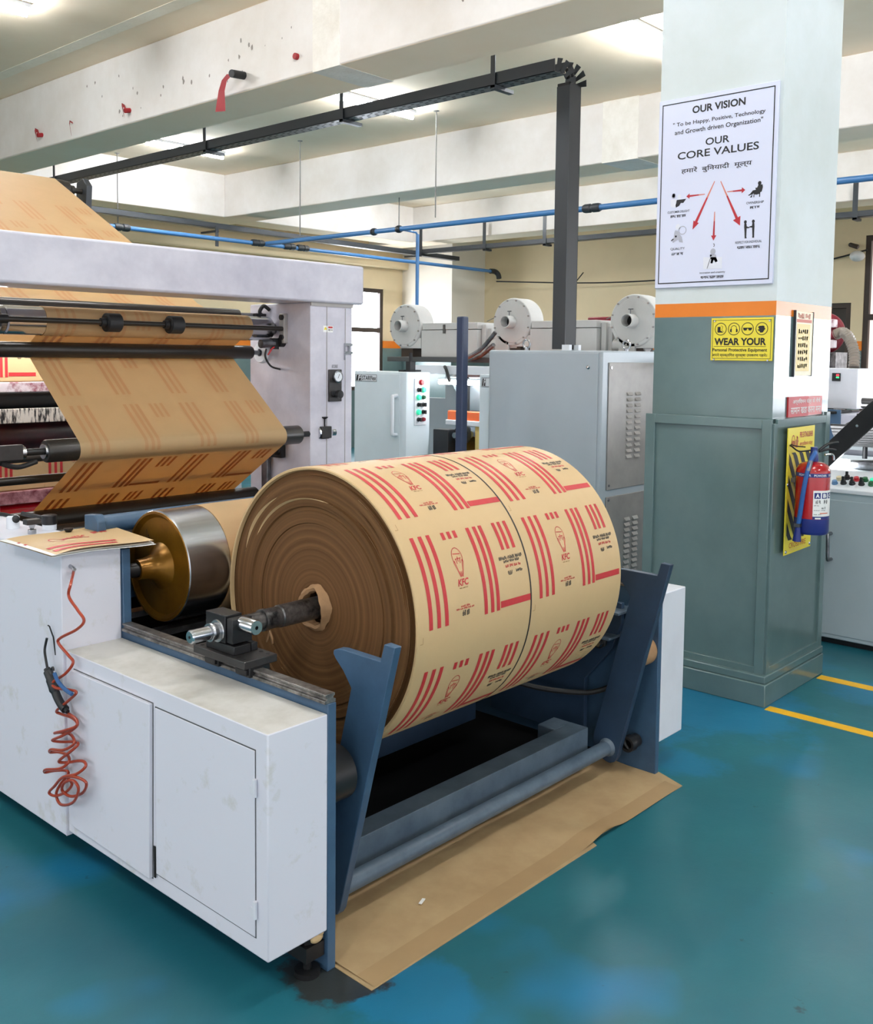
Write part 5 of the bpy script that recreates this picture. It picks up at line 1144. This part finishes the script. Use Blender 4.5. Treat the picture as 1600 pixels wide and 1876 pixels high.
pb('yellow_panel', 6.02, 6.05, 4.64, 5.02, .4, 1.055, 'yellow_panel')
bm = BM(); cyl(bm, (5.98, 5.10, .985), (6.6, 5.10, .985), .062, 28, mi=0); cyl(bm, (5.94, 5.10, .985), (5.98, 5.10, .985), .075, 24, mi=1); cyl(bm, (5.86, 5.10, .985), (5.94, 5.10, .985), .022, 14, mi=0); obj('chrome_roller', bm, ['chrome', 'black_metal'], pp)
pb('wood_bar', 6.1, 6.14, 4.64, 5.3, .8, .93, 'brass'); pb('wood_bar', 6.2, 6.24, 4.64, 5.3, .5, .72, 'orange_metal')
pb('bearing_box', 5.9, 6.0, 5.2, 5.36, .3, 1.02, 'gun_black'); pb('bearing_box', 5.86, 5.97, 5.12, 5.22, .62, .72, 'block_metal')
bm = BM(); cyl(bm, (5.98, 4.66, 1.395), (5.98, 5.37, 1.395), .016, 14); obj('task_lamp', bm, 'task_light', pp)
pb('lamp_holder', 5.97, 6.03, 4.64, 5.38, 1.415, 1.43, 'cab_grey_light')
bm = BM(); tube(bm, smooth_path([(6.0, 5.33, 1.52), (5.96, 5.28, 1.50), (5.95, 5.25, 1.45), (5.96, 5.24, 1.40)]), .014, 8); obj('cable', bm, 'rubber', pp)
bm = BM(); box(bm, 5.7, 5.9, 5.50, 5.56, 1.478, 1.492); box(bm, 5.72, 5.78, 5.45, 5.5, 1.478, 1.56); cyl(bm, (5.75, 5.475, 1.56), (5.75, 5.475, 1.63), .014, 10); obj('tension_valve', bm, 'gun_black', pp)

def blower(x, y, z, r, label):
    t = thing('blower_fan', label, 'fan', (x, y, z-r), 'hot-air blowers on the press line')
    bm = BM(); lathe(bm, (x, y, z), (1, 0, 0), [(0, 0), (0, r*.955), (.004, r*.985), (.012, r), (.17, r), (.17, 0)], 48)
    n0 = len(bm.verts); box(bm, x+.01, x+.168, y-r*.98, y+r*.35, z-r*1.02, z-r*.55); obj('fan_housing', bm, 'fan_grey', t, bevel=.003)
    bm = BM(); lathe(bm, (x-.003, y, z), (1, 0, 0), [(0, 0), (0, r*.84), (.003, r*.86)], 40); obj('cover_disc', bm, 'fan_grey', t)
    bm = BM(); lathe(bm, (x-.003, y, z), (-1, 0, 0), [(0, .05), (.09, .05), (.09, .043), (0, .043)], 24, 0); lathe(bm, (x-.01, y, z), (-1, 0, 0), [(0, 0), (0, .043)], 20, 1); iq = obj('inlet_tube', bm, ['fan_grey', 'dark_hole'], t)
    bm = BM(); cyl(bm, (x-.03, y+.004, z+.045), (x-.03, y+.004, z+.085), .004, 8); cyl(bm, (x-.03, y-.016, z+.085), (x-.03, y+.022, z+.085), .004, 8); obj('damper_lever', bm, 'galv', iq)
    for k in range(12):
        a = 2*PI*(k+.5)/12; bm = BM(); cyl(bm, (x-.012, y+r*.91*math.cos(a), z+r*.91*math.sin(a)), (x, y+r*.91*math.cos(a), z+r*.91*math.sin(a)), .007, 6); obj('cover_bolt', bm, 'steel', t)
    bm = BM(); box(bm, x+.02, x+.16, y-.08, y+.06, 1.598, z-r*.9); obj('fan_foot', bm, 'window_frame', t)
blower(6.36, 6.130, 1.869, 0.193, 'white round blower with a short inlet tube, beside the bright window')
blower(6.36, 4.933, 1.886, 0.193, 'white round blower with a short inlet tube, behind the grey cabinet near the tray drop')
blower(6.36, 3.815, 1.877, 0.195, 'white round blower with a short inlet tube, partly hidden by the pillar')
for y0, y1, w in ((5.293, 5.929, 'between the blower by the window and the blue post'), (4.124, 4.749, 'behind the grey cabinet, where the tray drop ends')):
    t = thing('heater_box', 'grey air heater box with lid, '+w, 'heater box', (6.460, (y0+y1)/2, 1.598), 'air heater boxes on the press line')
    bm = BM(); box(bm, 6.360, 6.660, y0, y1, 1.598, 1.83); hb = obj('heater_body', bm, 'fan_grey', t, bevel=.004)
    bm = BM(); box(bm, 6.352, 6.670, y0-.004, y1-.02, 1.834, 1.89); obj('heater_lid', bm, 'fan_grey', t, bevel=.004)
    bm = BM(); box(bm, 6.346, 6.353, (y0+y1)/2+.03, (y0+y1)/2+.055, 1.80, 1.875); obj('lid_catch', bm, 'galv', t)
    bm = BM()
    for k in range(3): box(bm, 6.410+.03*k, 6.660-.02*k, y0-.05-.035*k, y0-.008-.035*k, 1.62+.02*k, 1.87-.03*k)
    obj('duct_step', bm, 'fan_grey', t)
    bm = BM(); box(bm, 6.360, 6.500, y0-.33, y0-.19, 1.64, 1.775); cyl(bm, (6.430, y0-.19, 1.70), (6.430, y0-.12, 1.70), .05, 18); cyl(bm, (6.430, y0-.33, 1.70), (6.430, y0-.40, 1.70), .055, 18); obj('fan_motor', bm, 'fan_grey', t, bevel=.003)
    bm = BM(); tube(bm, smooth_path([(6.400, y0-.3, 1.775), (6.400, y0-.3, 1.86), (6.410, y0-.27, 1.93), (6.430, y0-.19, 1.945), (6.460, y0-.02, 1.90)]), .004, 6); obj('thin_cable', bm, 'wire', t)
for p0, p1 in (((6.210, 4.98, 1.80), (6.160, 5.22, 1.60)), ((6.190, 4.98, 1.70), (6.29, 5.33, 1.585))):
    bm = BM(); tube(bm, smooth_path([p0, (Vector(p0)+Vector(p1))/2+Vector((0, 0, -.03)), p1]), .018, 8); tag(obj('flexible_conduit', bm, 'galv'), 'silvery flexible conduit drooping between the blowers behind the grey cabinet', 'conduit', 'silvery conduits by the middle blower')
p0 = on('x', 7.4, 1076, 612); p1 = on('x', 7.4, 1128, 580)
bm = BM(); box(bm, 7.4, 7.9, p1.y, p0.y, 0, p1.z); tag(obj('maroon_cabinet', bm, 'maroon', bevel=.01), 'maroon metal box behind the blowers, between the tray drop and the pillar', 'cabinet')
bm = BM(); box(bm, 7.2, 7.24, 3.5, 7.5, .0, 1.2); tag(obj('press_guard', bm, 'cab_grey', bevel=.004), 'long grey guard wall at the back of the press line', 'guard')

# ------------------------------------------------------------------ console to the right of the pillar
cs = thing('control_console', 'grey press console with coloured push buttons on top, beside the pillar', 'console', (6, 1.8, 0))
bm = BM(); box(bm, 5.585, 6.4, -.6, 2.62, .035, .865); obj('console_body', bm, 'console_grey', cs, bevel=.006)
bm = BM(); box(bm, 5.58, 5.586, -.6, 2.60, .06, .825); obj('console_door', bm, 'console_grey', cs, bevel=.003)
handle(cs, on('x', 5.58, 1523, 977), on('x', 5.58, 1523, 1024), (-.05, 0, 0), 'galv', .01)
bm = BM(); box(bm, 5.62, 6.3, -.55, 2.6, .0, .035); obj('console_plinth', bm, 'black_metal', cs)
bm = BM(); prism(bm, [(5.575, .865), (5.575, .888), (5.78, .972), (5.80, .972), (5.80, .865)], 'y', -.6, 2.62); tp = obj('sloped_panel', bm, 'plastic_white', cs, bevel=.004)
sn = Vector((-.084, 0, .205)).normalized()
def slope(px, py):
    q = _rt*((px-800)/F)+_dn*((py-CY)/F)+_fw; o = Vector((5.575, 0, .888)); k = sn.dot(o-Vector((0, 0, EYE)))/sn.dot(q); return Vector((0, 0, EYE))+q*k
for px, py, m, kd in ((1538, 879, 'btn_cream', 0), (1553, 877, 'gun_black', 1), (1570, 880, 'btn_red', 0), (1586, 881, 'btn_darkgreen', 0), (1600, 883, 'btn_green', 0), (1530, 886, 'btn_blue', 0), (1546, 886, 'gun_black', 1), (1562, 887, 'gun_black', 1), (1579, 888, 'gun_black', 1), (1597, 889, 'btn_darkgreen', 0)):
    p = slope(px, py); button(tp, p.x, p.y, p.z, m, sn, .015, kd)
# inking unit above the console
iu = thing('inking_unit', 'dark ink trough with a glowing lamp and tilted black arm above the buttoned console', 'printing machine', (6.2, 1.9, .865))
bm = BM(); box(bm, 5.85, 6.9, -.6, 2.6, .866, .96); obj('unit_bed', bm, 'cab_grey_light', iu, bevel=.004)
bm = BM(); A, B_ = on('x', 5.9, 1513, 838), on('x', 5.9, 1606, 752)
d = (B_-A).normalized(); nn = Vector((0, -d.z, d.y)); wv = .055; v = [A-nn*wv-d*.2, B_-nn*wv+d*.3, B_+nn*wv+d*.3, A+nn*wv-d*.2]
prism(bm, [(q.y, q.z) for q in v], 'x', 5.89, 5.915); ar = obj('tilted_arm', bm, 'black_metal', iu, bevel=.003)
bm = BM(); c = on('x', 5.888, 1571, 780); cyl(bm, (5.884, c.y, c.z), (5.892, c.y, c.z), .008, 10); obj('arm_bolt', bm, 'chrome', ar)
bm = BM(); n = 16
for k in range(n):
    a0, a1 = R_(200+100*k/n), R_(200+100*(k+1)/n); q = lambda a: (6.22+.3*math.cos(a), 1.30+.22*math.sin(a))
    (x0, z0), (x1, z1) = q(a0), q(a1); quad(bm, (x0, -.6, z0), (x0, 2.2, z0), (x1, 2.2, z1), (x1, -.6, z1))
obj('ink_trough', bm, 'block_metal', iu, recalc=False).modifiers.new('thick', 'SOLIDIFY').thickness = .006
bm = BM(); cyl(bm, (6.5, -.6, 1.16), (6.5, 2.0, 1.16), .05, 24); obj('ink_roller', bm, 'steel', iu)
p = on('x', 6.0, 1534, 846); bm = BM(); cyl(bm, (6.0, p.y-.07, p.z+.0), (6.0, p.y+.5, p.z+.02), .019, 14); obj('task_lamp', bm, 'task_light', iu)
bm = BM(); tube(bm, smooth_path([(5.95, 1.6, 1.02), (5.96, 1.9, 1.0), (6.05, 2.1, .98)]), .03, 12); obj('pipe_guard', bm, 'galv', iu)
bm = BM(); q = [on('x', 6.05, *z) for z in ((1548, 808), (1549, 790), (1556, 780), (1572, 777), (1590, 776))]; tube(bm, smooth_path(q), .022, 10); obj('bent_pipe', bm, 'galv', iu)
for z, r in ((1.25, .03), (1.34, .02)):
    bm = BM(); cyl(bm, (6.7, -.6, z), (6.7, 2.28, z), r, 16); obj('idle_roller', bm, 'steel' if r > .025 else 'block_metal', iu)
for y in (1.75, -.6):
    bm = BM(); box(bm, 6.66, 6.74, y, y+.05, .96, 1.4); obj('side_frame', bm, 'cab_grey', iu)
p = on('x', 6.3, 1589, 745); bm = BM(); lathe(bm, (6.3, p.y, p.z-.06), (0, 0, 1), [(0, .012), (.04, .012), (.055, .035), (.062, .035), (.062, 0)], 14); cyl(bm, (6.3, p.y, 1.0), (6.3, p.y, p.z-.06), .015, 10); obj('hand_knob', bm, 'gun_black', iu)
# blue-panelled unit behind
bu = thing('panelled_unit', 'white and blue panelled press unit behind the tilted black arm', 'printing machine', (7.4, 2.6, 0))
bm = BM(); box(bm, 7.2, 7.9, -.6, 2.9, 0, 1.22); obj('unit_body', bm, 'post_white', bu, bevel=.004)
for px0, px1, py0, py1 in ((1500, 1541, 751, 812), (1554, 1582, 806, 822), (1596, 1640, 808, 824)):
    a, b = on('x', 7.19, px0, py1), on('x', 7.19, px1, py0); bm = BM(); box(bm, 7.19, 7.202, b.y, a.y, a.z, b.z); obj('blue_panel', bm, 'panel_blue', bu, bevel=.003)
bm = BM(); box(bm, 7.1, 7.2, -.6, 2.9, .98, 1.0); obj('ledge', bm, 'cab_grey_light', bu)
bm = BM(); box(bm, 7.1, 7.2, -.6, 2.45, 1.2, 1.235); obj('top_bar', bm, 'gun_black', bu)
bm = BM(); box(bm, 7.15, 7.5, 2.62, 2.95, 1.221, 1.24); tag(obj('cable_bundle', bm, 'dark_hole', bevel=.006), 'flat dark bundle lying under the white display box', 'cable bundle')
wbx = thing('display_box', 'white control box with a small red and green digital display, under the clear hose', 'control box', (7.6, 2.7, 1.24))
bm = BM(); box(bm, 7.5, 7.9, 2.592, 3.1, 1.245, 1.546); obj('box_body', bm, 'white_metal', wbx, bevel=.006)
a, b = on('x', 7.497, 1525, 698), on('x', 7.497, 1541, 683.5); bm = BM(); box(bm, 7.49, 7.501, b.y, a.y, a.z, b.z); ds = obj('display', bm, 'gun_black', wbx, bevel=.002)
W_, H_ = a.y-b.y, b.z-a.z
bm = BM(); art(bm, text_polys('88', W_*.5, W_*.86, a.z+H_*.62, a.z+H_*.86, 0, .03)+text_polys('80', W_*.5, W_*.86, a.z+H_*.36, a.z+H_*.56, 1, .03), on_x(7.4892, a.y)); obj('digits', bm, ['led_red', 'led_green'], ds, smooth=False, recalc=False)
hp = thing('dust_blower', 'maroon dust blower with foil-wrapped flanges behind the display box', 'blower', (8, 2.95, 1.5))
c = on('x', 8.0, 1510, 611); 
bm = BM(); lathe(bm, (7.95, c.y, c.z), (1, 0, 0), [(0, 0), (0, .06), (.03, .15), (.05, .165), (.07, .165), (.07, 0)], 36); obj('fan_casing', bm, 'maroon', hp)
bm = BM(); cyl(bm, (7.9, c.y-.03, c.z-.01), (7.9, c.y-.145, c.z-.01), .036, 18); obj('outlet_pipe', bm, 'maroon', hp)
for dz in (.075, -.085):
    bm = BM(); box(bm, 7.86, 7.94, c.y-.13, c.y+.02, c.z+dz-.032, c.z+dz+.032); obj('foil_flange', bm, 'ink_stain', hp, bevel=.008)
bm = BM(); box(bm, 7.95, 8.2, c.y-.12, c.y+.3, 0, c.z-.15); obj('stand', bm, 'worn_steel', hp)
ch = thing('suction_hose', 'clear ribbed suction hose curving down from the maroon blower to the white display box', 'hose', (7.9, 2.8, 1.5))
P = smooth_path([(7.9, c.y-.135, c.z-.01), (7.88, c.y-.19, c.z+.005), (7.85, c.y-.245, c.z-.03), (7.82, c.y-.29, c.z-.1), (7.79, c.y-.32, c.z-.18), (7.76, c.y-.33, 1.555)], 16)
bm = BM(); tube(bm, P, [.038+.005*math.cos(i*PI/2) for i in range(len(P))], 14); obj('hose_tube', bm, 'hose_clear', ch)

# ================================================================== light and render settings
w = bpy.data.worlds.new('hall'); bpy.context.scene.world = w; w.use_nodes = True
bg = w.node_tree.nodes['Background']; bg.inputs[0].default_value = (.93, .94, 1.0, 1); bg.inputs[1].default_value = WORLD
sc = bpy.context.scene
sc.view_settings.view_transform = 'Standard'; sc.view_settings.look = 'None'; sc.view_settings.gamma = 1; sc.view_settings.use_curve_mapping = False
sc.view_settings.exposure = EXPO
sc.render.engine = 'CYCLES'
sc.cycles.use_denoising = True
sc.cycles.max_bounces = 8; sc.cycles.diffuse_bounces = 6; sc.cycles.glossy_bounces = 3
sc.cycles.sample_clamp_indirect = 10
bpy.context.view_layer.update()
